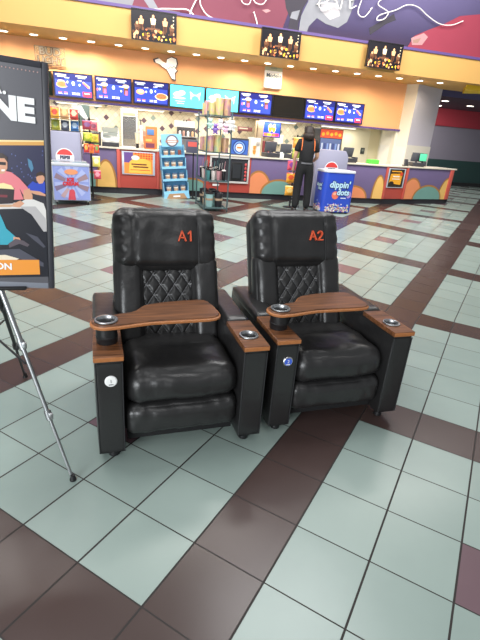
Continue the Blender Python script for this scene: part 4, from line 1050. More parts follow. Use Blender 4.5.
# frozen treat freezer
t = thing('treat_freezer', 'blue rounded frozen treat freezer with bubble lettering beside the worker', 'freezer', (4.95, 8.17, 0), R(2))
FB = mat('freezer_royal_blue', '#2E4FC4', .35, noise_amt=.12, noise_scale=2.5)
hw, hd = .37, .24
def rrect(w_, d_, r_, z, n=6):
    out = []
    for cx, cy_, a0 in ((w_-r_, -d_+r_, -90), (w_-r_, d_-r_, 0), (-w_+r_, d_-r_, 90), (-w_+r_, -d_+r_, 180)):
        for i in range(n+1): a_ = R(a0+90*i/n); out.append(Vector((cx+r_*math.cos(a_), cy_+r_*math.sin(a_), z)))
    return out
a = MB(); a.prism(rrect(hw, hd, .09, .035), (0, 0, .83), FB); body = a.build('body', t)
a = MB(); a.prism(rrect(hw+.012, hd+.012, .1, .865), (0, 0, .05), mat('freezer_white', '#DDE2EC', .35), bevel=.01); a.build('lid', t)
a = MB(); a.prism(rrect(hw-.03, hd-.03, .08, 0.0), (0, 0, .036), BLACKP); a.build('base', t)
DC = [mat('dot_'+n, h, .4) for n, h in (('cream', '#EFE3C8'), ('peach', '#E8B890'), ('pink', '#E0A0B0'), ('sky', '#A8C4E8'), ('mint', '#B8D8B0'), ('brown', '#9A6A50'))]
a = MB(); rnd = random.Random(5)
for i in range(260):
    z = .05+abs(rnd.gauss(0, .065)); 
    if rnd.random() < .68: p = Vector((rnd.uniform(-hw+.08, hw-.08), -hd-.001, z)); 
    else: p = Vector((-hw-.001, rnd.uniform(-hd+.08, hd-.08), z))
    a.sphere(p, .014, DC[i % 6], 6)
tag(a.build('ice_cream_dots', body), kind='stuff')
s = MB()
s.poly(ell(-.08, .40, .085, .085, -hd-.003), mat('print_coral', '#EC7A60', .4)); s.poly(ell(-.10, .43, .04, .03, -hd-.005), mat('print_peach', '#F4B49A', .4))
s.poly(ell(.25, .42, .06, .075, -hd-.003), mat('print_lilac', '#B090D0', .4))
s.poly(quad(.06, .335, .19, .352, -hd-.003), WHITE)
s.build('printed_graphics', body, smooth=False)
PSK = mat('print_sky_letter', '#BFE4F8', .4); PNV = mat('print_navy_letter', '#16266E', .4)
for m_, y_, b_ in ((PNV, -hd-.006, .018), (PSK, -hd-.0085, .006)):
    text("dippin'", .19, m_, 'lettering', body, (.0, y_, .62), bold=b_, shear=.1); text('dots', .17, m_, 'lettering', body, (.10, y_, .46), bold=b_, shear=.1)
for m_, x_, b_ in ((PNV, -hw-.006, .012), (PSK, -hw-.0085, .003)):
    text("dippin'", .10, m_, 'lettering', body, (x_, -.02, .60), (PI/2, 0, -PI/2), bold=b_); text('dots', .09, m_, 'lettering', body, (x_, -.05, .52), (PI/2, 0, -PI/2), bold=b_)
# right soda cooler, arched top
t = thing('soda_cooler', 'grey soda cooler with sloping top behind the blue treat freezer', 'cooler', (5.06, 8.92, 0))
a = MB(); prof = [(-.40, .04), (.40, .04), (.40, 1.18), (.32, 1.30), (-.30, 1.30), (-.36, 1.22), (-.40, 1.05)]
a.prism([Vector((x, -.25, z)) for x, z in prof], (0, .5, 0), COOL, bevel=.02); a.build('body', t)
a = MB(); a.box((0, 0, .02), (.7, .44, .04), TOE); a.build('base', t)
soda_roundel(t, (.0, .88), .16, -.252)
# candy rack by the worker
t = bag_stand('candy_stand', 'black wire candy stand just left of the worker', (4.12, 8.62, 0), (1.52, 1.05, .78, .50), 1.56)
a = MB()
for i in range(7): a.tube([Vector((.02, -.13, .08+.075*i)), Vector((.16, -.13, .06+.075*i)), Vector((.16, .1, .06+.075*i)), Vector((.02, .1, .08+.075*i))], .006, mat('pale_wire', '#B8B8BC', .4), seg=5, closed=True)
for x, y in ((.02, -.13), (.16, -.13), (.16, .1), (.02, .1)): a.cyl((x, y, .02), (x, y, .62), .007, BLACKP, seg=6)
a.build('wire_basket', t)
for x, z, w_, h_, nm, h1, h2 in ((4.03, 1.29, .20, .22, 'orange', '#EE9A3A', '#F4C46A'), (4.18, 1.33, .14, .18, 'gold', '#E0B040', '#C87838'), (4.02, 1.08, .16, .20, 'lime', '#B8C048', '#E0DC80'), (4.14, 1.09, .12, .20, 'green', '#8AA848', '#D0D090'), (3.97, .82, .23, .22, 'magenta', '#D4506A', '#8A4A98'), (3.97, .56, .22, .21, 'amber', '#E8A030', '#D85A38'), (3.97, .28, .22, .21, 'golden orange', '#F0A838', '#F4D080')):
    pouch(f'{nm} candy bag hanging on wire candy stand left of the worker', (x+.06, 8.53, z), w_*.95, h_, foil(nm.replace(' ', '_')+'_sweet', h1), foil(nm.replace(' ', '_')+'_sweet_label', h2), 'candy bags by the worker')

# ================================================================== BLUE CUP DISPLAY
t = thing('cup_display', 'pale blue cardboard display with four cup shelves standing before the counter', 'display', (1.60, 9.32, 0), 0); t.rotation_euler = (0, R(-5), 0)
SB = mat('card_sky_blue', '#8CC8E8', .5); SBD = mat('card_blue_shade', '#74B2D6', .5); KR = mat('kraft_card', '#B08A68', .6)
cups = []
steps = [(.14, .10, .56), (.40, .17, .55), (.66, .24, .54), (.90, .31, .52)]
for i, (z, y0, w_) in enumerate(steps):
    a = MB(); D_ = .46-y0
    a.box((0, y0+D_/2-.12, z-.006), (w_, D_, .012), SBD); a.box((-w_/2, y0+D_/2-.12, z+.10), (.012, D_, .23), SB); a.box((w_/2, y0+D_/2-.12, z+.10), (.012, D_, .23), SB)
    a.box((0, y0-.12, z+.012), (w_, .01, .05), SB); a.build('shelf', t)
    for c in range(3): cups.append((i, c, Vector(((c-1)*w_*.29, y0-.12+.055, z))))
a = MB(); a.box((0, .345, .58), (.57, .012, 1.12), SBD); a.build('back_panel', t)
a = MB(); a.prism([Vector(q) for q in ((-.30, -.03, .0), (.30, -.03, .0), (.28, -.03, .13), (-.28, -.03, .13))], (0, .38, 0), SB); a.prism([Vector(q) for q in ((-.24, -.035, .0), (.24, -.035, .0), (.17, -.035, .12), (-.17, -.035, .12))], (0, .01, 0), KR); a.box((0, -.038, .06), (.16, .004, .035), WHITE); a.build('base', t)
a = MB(); a.box((-.01, .20, 1.245), (.46, .014, .26), SB); a.build('header_card', t)
s = MB(); s.poly(ell(.0, 1.235, .135, .125, .19), mat('badge_slate', '#5E6478', .5)); s.poly(ell(.0, 1.235, .105, .097, .188), mat('badge_cream', '#E4DCD8', .5)); s.poly(quad(-.145, 1.20, .145, 1.25, .186), mat('badge_brown', '#A87868', .5)); s.poly(quad(-.10, 1.215, .10, 1.235, .184), WHITE)
s.build('round_logo', t, smooth=False)
bpy.context.view_layer.update()
CPM = [mat('cup_slate', '#5A6478', .4), mat('cup_cream', '#E6DCCC', .4), mat('cup_tan', '#C09A80', .4)]
MWd = t.matrix_world.copy()
proto = None
names4 = ['lowest', 'second lowest', 'second highest', 'highest']
for i, c, p in cups:
    lab = f'slate and cream tub on the {names4[i]} shelf of blue display, {("left", "middle", "right")[c]}'
    if i == 3 and c == 2: continue
    if proto is None:
        proto = thing('ice_cream_tub', lab, 'tub', (0, 0, 0), 0, 'tubs on the blue display')
        b = MB(); b.lathe([(.042, 0), (.044, .004), (.056, .125), (.056, .13)], CPM[1], seg=16); b.build('tub', proto)
        b = MB(); b.lathe([(.0485, .045), (.050, .046), (.0545, .095), (.053, .096)], CPM[2], seg=16); b.build('label_band', proto)
        b = MB(); b.lathe([(.060, .13), (.060, .148), (.05, .155), (.01, .156)], CPM[0], seg=16); b.build('lid', proto)
        o = proto
    else: o = copy_tree(proto); o['label'] = lab
    o.matrix_world = MWd @ Matrix.Translation(p)
b = MB(); b.box((0, 0, .07), (.07, .05, .14), mat('carton_rust', '#8A4A40', .5), .003); o = tag(b.build('carton'), 'small rust coloured carton on the highest shelf of blue display', 'carton'); o.matrix_world = MWd @ Matrix.Translation(Vector((.16, .245, .90)))
# floor sign on a black pole
t = thing('sign_stand', 'black pole sign stand with red notice right of the blue cup display', 'sign stand', (1.99, 9.45, 0))
a = MB(); a.lathe([(.11, 0), (.11, .012), (.03, .025)], BLACKP, seg=20); a.build('base', t)
a = MB(); a.cyl((0, 0, .02), (-.02, 0, 1.06), .016, BLACKP); a.build('pole', t)
a = MB(); a.box((-.05, -.02, 1.14), (.28, .02, .27), mat('notice_slate', '#565668', .4), .004); h = a.build('sign_panel', t)
a = MB(); a.box((-.05, -.031, 1.19), (.20, .003, .10), mat('notice_coral', '#D2605A', .4)); a.build('notice_red', h)

# ================================================================== THINGS ON THE COUNTERS
ZC, ZB = 1.007, .94
def simple(name, label, cat, loc, parts, rz=0, group=None):
    t = thing(name, label, cat, loc, rz, group)
    for nm, fn in parts: a = MB(); fn(a); a.build(nm, t)
    return t
DKG = mat('dark_grey_plastic', '#3A3A40', .4); SLG = mat('slate_plastic', '#55575F', .45)
simple('toaster_oven', 'small dark oven with warm lit window on counter, left of the steel warmer', 'oven', (-.21, 10.1, ZC), [
    ('body', lambda a: a.box((0, 0, .15), (.34, .32, .28), DKG, .008)), ('window', lambda a: a.box((.03, -.163, .16), (.22, .008, .17), mat('oven_painted_glow', '#B08060', .3), .003)), ('foot_rail', lambda a: (a.box((-.13, 0, .006), (.03, .28, .012), BLACKP), a.box((.13, 0, .006), (.03, .28, .012), BLACKP))), ('handle', lambda a: a.cyl((-.1, -.18, .27), (.14, -.18, .27), .008, STEEL))])  # warm light in the window is only the pane's tan colour
WRM = mat('warmer_steel', '#BDBBB2', .28, metal=.7)
simple('food_warmer', 'stainless food warmer with sloping glass front on counter beside dark oven', 'food warmer', (.17, 10.08, ZC), [
    ('body', lambda a: a.prism([Vector((-.19, y, z)) for y, z in ((-.18, 0), (.2, 0), (.2, .40), (.02, .40), (-.18, .16))], (.38, 0, 0), WRM, bevel=.006)),
    ('glass_front', lambda a: a.box((0, -.083, .285), (.33, .006, .28), mat('warmer_glass', '#8E948E', .1), .002, rot=(R(-40), 0, 0))),
    ('shelf_rails', lambda a: [a.cyl((-.18, -.14+.06*i, .22+.065*i), (.18, -.14+.06*i, .22+.065*i), .008, STEEL, seg=6) for i in range(3)]),
    ('base_tray', lambda a: a.box((0, -.19, .045), (.36, .05, .09), DKG, .006))])
simple('popcorn_cabinet', 'tall white framed popcorn cabinet with glass door against the tiled wall', 'cabinet', (.655, 11.86, ZB), [
    ('case', lambda a: (a.box((-.185, 0, .45), (.03, .4, .9), WHITE, .004), a.box((.185, 0, .45), (.03, .4, .9), WHITE, .004), a.box((0, .19, .45), (.36, .02, .9), mat('cabinet_mirror', '#AFAFB0', .2), 0), a.box((0, 0, .015), (.36, .4, .03), WHITE), a.box((0, 0, .82), (.36, .4, .16), WHITE, .004))),
    ('header_sign', lambda a: a.box((0, -.203, .81), (.32, .006, .07), mat('header_salmon', '#E09A7E', .4))),
    ('glass_door', lambda a: a.box((0, -.19, .38), (.34, .008, .70), mat('cabinet_glass', '#9A9C9E', .1, alpha=.45))),
    ('kettle', lambda a: (a.lathe([(.06, 0), (.085, .02), (.085, .12), (.06, .14)], STEEL, (0, .02, .48), seg=18), a.box((0, .02, .66), (.03, .03, .1), STEEL)))])
tag(MB().cushion((.655, 11.86, ZB+.12), (.32, .34, .18), mat('popcorn', '#EBDCB0', .8, bump=1, bump_scale=40, noise_amt=.2, noise_scale=30), r=.05, n=10).build('popcorn_heap'), 'heap of pale popcorn in the white cabinet', 'popcorn', kind='stuff')
simple('drink_cup', 'tall cream drink cup with black base on counter by popcorn boxes', 'cup', (.76, 10.0, ZC), [
    ('cup', lambda a: a.lathe([(.036, .1), (.055, .31), (.055, .32)], mat('cup_cream_tall', '#EBDDBE', .4), seg=18)), ('black_base', lambda a: a.lathe([(.033, 0), (.036, .1)], BLACKP, seg=18)), ('lid', lambda a: a.lathe([(.058, .32), (.058, .335), (.03, .345)], mat('cup_lid_grey', '#B8B8B4', .4), seg=18))])
simple('pump_dispenser', 'tall white pump dispenser with dark spout behind the cream cup', 'dispenser', (.86, 10.25, ZC), [
    ('body', lambda a: a.lathe([(.045, 0), (.045, .45), (.03, .50)], mat('bottle_white', '#E6E2DE', .4), seg=16)), ('pump', lambda a: (a.cyl((0, 0, .49), (0, 0, .60), .014, DKG), a.box((-.02, -.03, .60), (.03, .1, .03), DKG, .004), a.box((.0, 0, .40), (.1, .06, .05), mat('pump_pink', '#C88A90', .4), .01)))])
simple('popcorn_box', 'orange and red printed popcorn tub standing on counter right of cream cup', 'popcorn tub', (1.04, 9.98, ZC), [
    ('tub', lambda a: a.prism([Vector((x, -.09, z)) for x, z in ((-.12, 0), (.12, 0), (.15, .27), (-.15, .27))], (0, .18, 0), mat('tub_orange', '#D87A42', .5, noise_amt=.3, noise_scale=14), bevel=.004)),
    ('printed_label', lambda a: (a.box((0, -.093, .08), (.2, .006, .10), mat('tub_plum', '#7A3A50', .5)), a.box((-.03, -.095, .19), (.14, .006, .05), mat('tub_yellow', '#E8B860', .5))))])
tag(MB().box((1.10, 10.28, ZC+.24), (.27, .04, .48), mat('card_frame_orange', '#C08040', .5, noise_amt=.1), .004).box((1.08, 10.255, ZC+.36), (.16, .012, .12), mat('card_frame_blue', '#5A86C0', .4), .002).build('framed_card'), 'orange framed card with blue picture standing behind the popcorn tub', 'card')
simple('menu_easel', 'grey green easel board with white sheet behind the crisp bags', 'board', (-.45, 10.28, ZC), [
    ('board', lambda a: a.box((.06, .02, .60), (.26, .02, .44), mat('board_sage', '#6E8078', .5), .003)), ('white_sheet', lambda a: a.poly([Vector(q) for q in ((-.20, .0, .78), (.02, .0, .80), (.15, .0, .55), (.12, .0, .48))], WHITE)), ('stand', lambda a: (a.cyl((0, .04, 0), (.06, .03, .4), .012, BLACKP), a.box((0, .04, .006), (.2, .16, .012), BLACKP)))])
simple('wall_notice', 'white notice board on tiled wall above the condiment shelf', 'notice board', (2.15, YW-.02, 1.62), [('board', lambda a: a.box((0, 0, 0), (.56, .03, .17), WHITE, .004)), ('clip', lambda a: (a.box((-.02, -.016, .09), (.03, .012, .04), BLACKP), a.box((.05, -.016, .09), (.03, .012, .04), BLACKP)))])
simple('condiment_shelf', 'grey condiment machine on the back counter behind the shelf rack', 'dispenser', (2.18, 11.84, ZB), [
    ('cabinet', lambda a: a.box((0, 0, .17), (.52, .34, .34), mat('machine_grey', '#77767A', .4), .01)), ('top_shelf', lambda a: a.box((0, -.02, .36), (.56, .40, .03), STEEL, .004)), ('legs', lambda a: a.box((0, .15, .48), (.5, .02, .24), mat('machine_dark', '#4A494E', .4)))])
for i, (x, h1, nm) in enumerate(((1.98, '#D9D4CC', 'cream'), (2.08, '#B48A80', 'rose'), (2.2, '#E8E4DC', 'white'), (2.32, '#C8A078', 'tan'))):
    simple('sauce_bottle', f'{nm} sauce bottle on the grey condiment machine', 'bottle', (x, 11.76, ZB+.375), [('bottle', lambda a: a.lathe([(.03, 0), (.032, .01), (.032, .11), (.012, .14)], mat('bottle_'+nm, h1, .4), seg=12)), ('cap', lambda a: a.lathe([(.013, .14), (.011, .17)], BLACKP, seg=10))], 0, 'sauce bottles on the machine')
def ring_poster(a):
    a.poly(quad(-.22, 0, .22, .34, -.012), mat('sign_royal', '#3D64B8', .4))
    for i, (r_, h_) in enumerate(((.17, '#27408A'), (.14, '#88B0E0'), (.115, '#2E56B0'), (.09, '#E9E4DC'))): a.poly([Vector((max(-.22, p.x), p.y, max(0, min(.34, p.z)))) for p in ell(.0, .17, r_, r_, -.0135-.0012*i)], mat('ring_'+str(i), h_, .4))
    a.poly(quad(-.06, .15, .06, .19, -.0195), mat('ring_orange', '#E88848', .4))
simple('counter_sign', 'square blue sign with ringed logo on the counter right of shelf rack', 'sign', (3.17, 9.95, ZC), [('backing', lambda a: a.box((0, 0, .19), (.46, .02, .38), DKG, .004)), ('printed_face', ring_poster), ('base', lambda a: a.box((0, .03, .01), (.4, .12, .02), DKG, .003))])
simple('cup_dispenser', 'white dispenser cabinet with orange cups on counter left of tills', 'dispenser', (3.56, 10.02, ZC), [
    ('cabinet', lambda a: a.box((0, 0, .21), (.26, .26, .42), mat('dispenser_white', '#EAE4D8', .4), .01)), ('orange_cups', lambda a: [a.lathe([(.03, .05+.1*i), (.042, .14+.1*i)], mat('cups_orange', '#E0A04C', .4), (-.02, -.14, 0), seg=12) for i in range(2)]), ('spout', lambda a: a.box((.06, -.14, .3), (.08, .05, .06), mat('spout_grey', '#B0ACA4', .4), .006))])
simple('red_sign', 'dark red lettered strip sign above the white cup dispenser', 'sign', (3.83, 11.9, 1.62), [('panel', lambda a: (a.box((0, 0, 0), (.42, .03, .11), mat('strip_maroon', '#7A4A4E', .4), .003))), ('pale_stripe', lambda a: (a.box((-.05, -.017, .015), (.24, .004, .03), mat('strip_cream', '#E6D2C4', .4)))), ('hanger', lambda a: (a.box((-.18, .12, .0), (.02, .24, .02), STEEL), a.box((.18, .12, .0), (.02, .24, .02), STEEL)))])
simple('wall_column', 'narrow tan column beside the small yellow screen', 'column', (4.2, 11.75, ZB), [('shaft', lambda a: a.box((0, 0, .48), (.20, .2, .96), mat('column_tan', '#B8A68C', .5), .006)), ('edge_strip', lambda a: a.box((-.09, -.104, .48), (.03, .008, .94), mat('column_brown', '#7E6A56', .5)))])
t = thing('small_screen', 'small bright screen with two yellow shapes above the tills', 'screen', (4.56, 11.72, 1.66))
W, H = screen_frame(t, .52, .40, .05)
s = MB(); s.poly(quad(-W/2, -H/2, W/2, H/2, -.002), S_BRIGHT); 
for x in (-.05, .06): s.poly(ell(x, .04, .055, .11, -.004-.001*(x > 0)), S_YEL); s.poly(ell(x, .08, .04, .025, -.006-.001*(x > 0)), S_CREAM)
for i, (x, m_) in enumerate(((-.17, S_ORG), (-.06, S_YEL), (.06, S_ORG), (.17, S_RED))): s.poly(quad(x-.055, -H/2+.01, x+.055, -H/2+.09, -.003), m_)
s.build('screen', t, smooth=False)
a = MB(); a.box((0, .24, 0), (.06, .40, .06), BLACKP); a.build('wall_bracket', t)
for i, (x, h1) in enumerate(((4.36, '#8A3A3E'), (4.45, '#2E2A30'), (4.54, '#A04A48'), (4.63, '#3A3034'))):
    b = MB(); b.box((x, 11.76, ZB+.21), (.07, .09, .42), mat('packet_'+str(i), h1, .5, noise_amt=.2), .005); tag(b.build('carton'), f'{("dark red", "black", "brick red", "charcoal")[i]} carton on back counter below the small screen', 'carton', 'cartons below the small screen')
tag(MB().box((4.90, 12.06, 1.42), (.30, .02, .26), mat('lattice_white', '#F0EEE8', .4), .004).build('lattice_board'), 'white board on tiled wall right of the small screen', 'panel')
def till(label, x, y, rz, s=1, screen='#24262C', glow=0, grp='tills on the service counter'):
    t = thing('cash_register', label, 'till', (x, y, ZC), rz, grp); t.scale = (s, s, s)
    a = MB(); a.box((0, 0, .05), (.34, .36, .10), DKG, .008); a.build('cash_drawer', t)
    a = MB(); a.cyl((0, .02, .1), (0, .04, .2), .03, DKG); a.build('neck', t)
    a = MB(); a.box((0, .02, .245), (.32, .05, .24), SLG, .02, rot=(R(12), 0, 0)); m_ = a.build('monitor', t)
    a = MB(); a.box((0, .049, .25), (.26, .008, .18), mat('till_screen'+screen, screen, .2, emit=glow), .002, rot=(R(12), 0, 0)); a.build('display', m_)
    a = MB(); a.box((.21, -.02, .08), (.10, .16, .12), mat('printer_grey', '#46474D', .45), .012); a.build('receipt_printer', t)
    return t
till('slate till with rounded back, on counter left of the white printer', 4.02, 10.05, R(10))
till('lower black till on counter nearest the worker, right of another till', 4.45, 10.12, R(-6), .92, '#1C1C20')
till('grey till on counter above the blue treat freezer', 6.18, 10.08, R(8))
t4 = till('till with green lit screen on counter by the pillar', 8.48, 10.35, math.atan2(dq.y, dq.x)+R(-25))
a = MB(); a.box((.13, -.10, .25), (.20, .015, .19), mat('green_display', '#58C89A', .3, emit=.5), .003); a.build('customer_display', t4)
a = MB(); a.box((.13, -.085, .25), (.22, .02, .21), BLACKP, .004); a.build('customer_display_case', t4)
a = MB(); a.box((.13, -.085, .08), (.03, .03, .16), BLACKP, .004); a.build('display_post', t4)
simple('white_printer', 'white slip printer on counter between the two left tills', 'printer', (4.28, 9.98, ZC), [('body', lambda a: a.box((0, 0, .05), (.1, .14, .1), WHITE, .01)), ('paper', lambda a: a.box((0, -.02, .115), (.07, .01, .04), WHITE))])
simple('green_box', 'bright green box on counter right of the grey till', 'box', (6.98, 10.15, ZC), [('box', lambda a: a.box((0, 0, .05), (.28, .2, .10), mat('box_green', '#5CC84A', .5), .004)), ('flap', lambda a: a.box((0, -.02, .105), (.24, .12, .012), mat('box_green_light', '#8AE070', .5), .002))])
t = thing('drinks_cooler', 'glass front drinks cooler with red and yellow header behind the worker', 'cooler', (6.27, 11.62, 0))
a = MB(); a.box((0, .05, .94), (.72, .5, 1.74), mat('cooler_charcoal', '#2C2E38', .4), .01); a.box((0, .05, .035), (.66, .44, .07), BLACKP); a.build('case', t)
a = MB(); a.box((0, -.207, 1.68), (.68, .012, .22), mat('cooler_header', '#E2563C', .4, emit=.2)); h_ = a.build('lit_header', t)
a = MB()
for i in range(5): a.sphere((-.26+.13*i, -.212, 1.66+.03*(i % 2)), (.05, .004, .05), mat('header_amber', '#F0B03C', .4, emit=.2), 10)
a.build('printed_shapes', h_)
a = MB(); a.box((0, -.205, .85), (.64, .012, 1.40), mat('cooler_glass', '#5A6A98', .1), .003); d_ = a.build('door', t)
a = MB(); a.cyl((-.28, -.23, .7), (-.28, -.23, 1.1), .01, STEEL); a.build('handle', d_)
a = MB()
for j in range(5):
    for i in range(7): a.box((-.26+.087*i, -.212, .3+.26*j), (.05, .006, .17), mat('bottle_print_'+str((i+j) % 3), ('#7A94D0', '#B8C4E0', '#3A4A88')[(i+j) % 3], .3))
a.build('bottles_behind_glass', d_)
struct(MB().box((7.55, YW-.01, 1.0), (1.45, .04, 2.0), mat('door_cream', '#E6DDB8', .5)).box((7.45, YW-.035, 1.0), (.9, .02, 1.98), mat('door_leaf', '#EEE8CC', .45), .004), 'door_1')
tag(MB().box((7.72, YW-.055, 1.28), (.13, .03, .18), mat('phone_slate', '#3E4440', .4), .006).box((7.72, YW-.073, 1.30), (.08, .008, .06), mat('phone_grey', '#7C837C', .4)).build('wall_phone'), 'dark wall phone on the cream door left of the pillar', 'phone')
simple('card_terminal', 'small dark card terminal on counter above the amber poster', 'terminal', (8.02, 10.15, ZC), [('body', lambda a: a.box((0, 0, .09), (.10, .05, .17), DKG, .01, rot=(R(-15), 0, 0))), ('base', lambda a: a.box((0, .02, .012), (.13, .13, .024), BLACKP, .004))])

# ================================================================== WORKER
PX, PY = 4.13, 8.03
pr = thing('person', 'worker in black shirt and trousers with orange shoulder stripes, standing back turned', 'person', (PX, PY, 0), R(-14))
SKN = mat('skin_light', '#C99A80', .5); CLB = mat('cloth_black', '#17171B', .85, bump=.3, bump_scale=60); CLT = mat('cloth_black_trousers', '#141418', .85); ORS = mat('cloth_orange', '#E87838', .7); HAIRM = mat('hair_dark_brown', '#2A1F1C', .6, bump=.8, bump_scale=70)
V = dict(pelvis=(0, 0, .96), waist=(0, .0, 1.10), chest=(0, .0, 1.30), neckb=(0, -.01, 1.46), neck=(0, .01, 1.53), head=(0, .03, 1.60), crown=(0, .03, 1.70),
    shL=(-.17, -.01, 1.42), elL=(-.235, -.02, 1.14), wrL=(-.235, .06, .91), haL=(-.235, .085, .84), shR=(.17, -.01, 1.42), elR=(.235, .0, 1.15), wrR=(.19, .22, 1.06), haR=(.175, .29, 1.055),
    hipL=(-.095, 0, .93), knL=(-.115, .015, .51), anL=(-.125, -.02, .10), hipR=(.095, 0, .93), knR=(.12, .025, .51), anR=(.125, .0, .10), toL=(-.14, .10, .04), toR=(.15, .12, .04))
ks = list(V); ix = {k_0: i for i, k_0 in enumerate(ks)}
RAD = dict(pelvis=.125, waist=.115, chest=.135, neckb=.075, neck=.052, head=.088, crown=.075, shL=.062, elL=.042, wrL=.03, haL=.034, shR=.062, elR=.042, wrR=.03, haR=.034, hipL=.088, knL=.056, anL=.040, hipR=.088, knR=.056, anR=.040, toL=.035, toR=.035)
ED = [('pelvis', 'waist'), ('waist', 'chest'), ('chest', 'neckb'), ('neckb', 'neck'), ('neck', 'head'), ('head', 'crown'), ('chest', 'shL'), ('shL', 'elL'), ('elL', 'wrL'), ('wrL', 'haL'), ('chest', 'shR'), ('shR', 'elR'), ('elR', 'wrR'), ('wrR', 'haR'),
      ('pelvis', 'hipL'), ('hipL', 'knL'), ('knL', 'anL'), ('anL', 'toL'), ('pelvis', 'hipR'), ('hipR', 'knR'), ('knR', 'anR'), ('anR', 'toR')]
bmB = skin([V[k_0] for k_0 in ks], [(ix[a_], ix[b_]) for a_, b_ in ED], [RAD[k_0] for k_0 in ks])
mb = MB(); mb.merge(bmB, SKN)
def fingers(w_, h_, side):
    w_, h_ = Vector(w_), Vector(h_); d = (h_-w_).normalized(); sd = Vector((0, 1, 0)) if abs(d.z) > .6 else Vector((0, 0, 1)); sd = (sd-d*sd.dot(d)).normalized(); cu = d.cross(sd)*side
    for i, L_ in enumerate((.068, .078, .074, .058)):
        b0 = h_+d*.012+sd*(.024-.016*i); p1 = b0+d*L_*.5+cu*.008; p2 = b0+d*L_*.85+cu*.03
        mb.merge(skin([b0-d*.03, b0, p1, p2], [(0, 1), (1, 2), (2, 3)], [.009, .009, .008, .0065], 0, 1), SKN)
    b0 = w_+d*.03+sd*.02; mb.merge(skin([b0, b0+sd*.025+d*.02, b0+sd*.035+d*.055+cu*.012], [(0, 1), (1, 2)], [.011, .010, .0075], 0, 1), SKN)
fingers(V['wrL'], V['haL'], 1); fingers(V['wrR'], V['haR'], -1)
# face on the far side: nose, ears, chin
mb.sphere((0, .122, 1.605), (.015, .022, .024), SKN, 10); mb.sphere((0, .085, 1.545), (.045, .04, .03), SKN, 10)
for q in (-1, 1): mb.sphere((q*.085, .025, 1.61), (.012, .022, .032), SKN, 8)
mb.build('body', pr, angle=180)
a = MB()
for q in (-1, 1): a.sphere((q*.032, .107, 1.635), (.012, .008, .007), mat('eye_white', '#E8E4E0', .3), 8); a.sphere((q*.032, .114, 1.635), (.005, .003, .005), mat('eye_dark', '#2A1E18', .3), 6)
a.build('eyes', pr)
a = MB(); a.sphere((0, .115, 1.567), (.024, .008, .007), mat('lips', '#A8685E', .5), 8); a.build('mouth', pr)
def off(a_, b_, f_): return tuple(Vector(V[a_]).lerp(Vector(V[b_]), f_))
sv = [(0, 0, .965), V['waist'], V['chest'], (0, -.01, 1.455), V['shL'], off('shL', 'elL', .72), V['shR'], off('shR', 'elR', .72)]
bs = skin(sv, [(0, 1), (1, 2), (2, 3), (2, 4), (4, 5), (2, 6), (6, 7)], [(.165, .140), (.160, .140), (.180, .145), .085, .085, .072, .085, .072])
s = MB(); io = s.mi(CLB); ii = s.mi(ORS); mpv = {}
for v in bs.verts: mpv[v] = s.bm.verts.new(v.co)
for f_ in bs.faces:
    g_ = s.bm.faces.new([mpv[v] for v in f_.verts]); c = f_.calc_center_median()
    g_.material_index = io
bs.free(); shirt = s.build('shirt', pr, angle=180)
for q in (-1, 1):
    a = MB(); a.tube(smooth_pts([Vector((q*.135, -.135, 1.27)), Vector((q*.132, -.130, 1.34)), Vector((q*.128, -.10, 1.43)), Vector((q*.122, -.03, 1.50)), Vector((q*.122, .05, 1.48)), Vector((q*.125, .11, 1.38))], 5), .009, ORS, seg=8)
    a.build('orange_stripe', shirt)
a = MB(); a.lathe([(.062, 0), (.068, .012), (.062, .03)], CLB, (0, .0, 1.475), seg=18); a.build('collar', shirt)
tv = [(0, 0, 1.12), (0, 0, .97), V['hipL'], V['knL'], (-.128, -.015, .07), V['hipR'], V['knR'], (.13, .005, .07)]
a = MB(); a.merge(skin(tv, [(0, 1), (1, 2), (2, 3), (3, 4), (1, 5), (5, 6), (6, 7)], [(.140, .115), (.175, .145), .125, .092, .078, .125, .092, .078]), CLT); tr_ = a.build('trousers', pr, angle=180)
a = MB()
tq = bmesh.new(); rg = []
for z in (1.005, 1.035): rg.append([tq.verts.new((.160*math.cos(2*PI*i/28), .138*math.sin(2*PI*i/28), z)) for i in range(28)])
for i in range(28): tq.faces.new((rg[0][i], rg[0][(i+1) % 28], rg[1][(i+1) % 28], rg[1][i]))
a.merge(tq, mat('belt_grey', '#6A6A70', .4)); a.build('belt', tr_)
for q, (x, y) in ((-1, (-.135, .03)), (1, (.14, .05))):
    a = MB(); a.cushion((x, y, .045), (.095, .27, .09), BLACKP, r=.042, n=8, fn=lambda p, u: Vector((p.x, p.y, p.z*(1-.35*max(0, u.y))))); sh_ = a.build('shoe', pr)
    a = MB(); a.cushion((x, y, .008), (.098, .275, .016), mat('shoe_sole', '#2C2A2C', .7), r=.007, n=4); a.build('sole', sh_)
def hair_fn(p):
    n_ = noise.noise(p*28)*.010+noise.noise(p*60)*.006; return p*(1+n_/.1)
a = MB(); a.sphere((0, .012, 1.635), (.104, .108, .112), HAIRM, 28, fn=hair_fn); a.sphere((0, -.025, 1.59), (.103, .092, .11), HAIRM, 24, fn=hair_fn); a.sphere((0, -.04, 1.55), (.096, .07, .09), HAIRM, 20, fn=hair_fn)
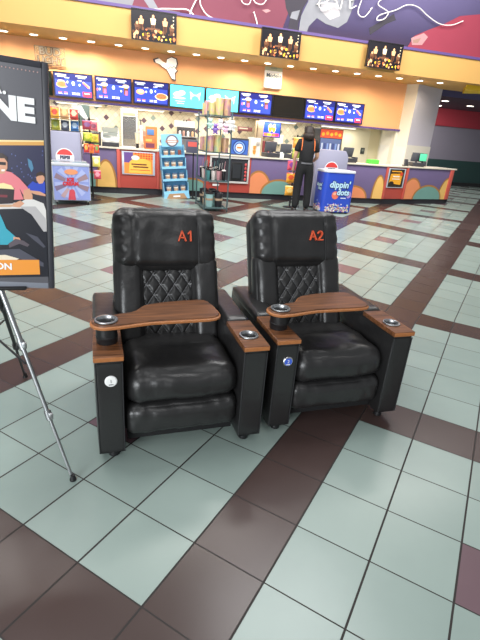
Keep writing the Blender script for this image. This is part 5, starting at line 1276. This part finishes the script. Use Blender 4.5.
for i in range(26):
    a_ = PI+PI*i/25; a.tube([Vector((.092*math.cos(a_), .0+.098*math.sin(a_), 1.60)), Vector((.104*math.cos(a_), -.01+.100*math.sin(a_), 1.54)), Vector((.096*math.cos(a_*1.01), -.02+.085*math.sin(a_), 1.475+.02*noise.noise(Vector((i*.7, 0, 0)))))], [.020, .018, .004], HAIRM, seg=6)
for i in range(10):
    a_ = PI*(.18+.64*i/9); a.tube([Vector((.08*math.cos(a_), .03+.07*math.sin(a_), 1.725)), Vector((.095*math.cos(a_), .03+.098*math.sin(a_), 1.68)), Vector((.09*math.cos(a_), .03+.100*math.sin(a_), 1.65))], [.02, .018, .005], HAIRM, seg=6)
a.build('hair', pr, angle=180)
# ================================================================== LIGHT
wd = bpy.data.worlds.new('room_light'); scene.world = wd; wd.use_nodes = True
wd.node_tree.nodes['Background'].inputs[0].default_value = (.93, .97, 1.0, 1); wd.node_tree.nodes['Background'].inputs[1].default_value = .33
def area(loc, tgt, size, energy, col=(1, 1, 1), sy=None):  # soft area lamps standing in for room lights out of view
    ld = bpy.data.lights.new('area_lamp', 'AREA'); ld.energy = energy; ld.color = col; ld.size = size
    if sy: ld.shape = 'RECTANGLE'; ld.size_y = sy
    lo = bpy.data.objects.new('area_lamp', ld); COL.objects.link(lo); lo.location = loc
    lo.rotation_euler = (Vector(tgt)-Vector(loc)).to_track_quat('-Z', 'Y').to_euler(); return lo
area((-1.5, 1.5, 5.2), (.5, 1.5, 0), 2.2, 90)
area((2.5, 2.8, 5.4), (1.5, 2.8, 0), 2.2, 110)
area((.3, -2.6, 5.0), (.5, 1, 0), 2.4, 40)
area((-3.6, -4.6, 2.0), (0, 1.0, .6), 4.0, 420, (.93, .97, 1), 2.6)      # soft light added behind the camera for an assumed, unseen entrance window
area((1.5, 6.0, 6.5), (2.5, 9.8, 1.8), 3.0, 480, (1, .96, .9))
area((7, 6.0, 6.5), (7, 9.8, 1.8), 3.0, 480, (1, .96, .9))
area((-2, 5.5, 6.5), (-1, 9.8, 1.8), 2.0, 260, (1, .96, .9))
area((12.5, 15.2, 3.08), (12.5, 15.8, 0), 2.5, 160, (1, .95, .92))
vs = scene.view_settings; vs.view_transform = 'Standard'; vs.look = 'None'; vs.gamma = 1; vs.exposure = 0; vs.use_curve_mapping = False
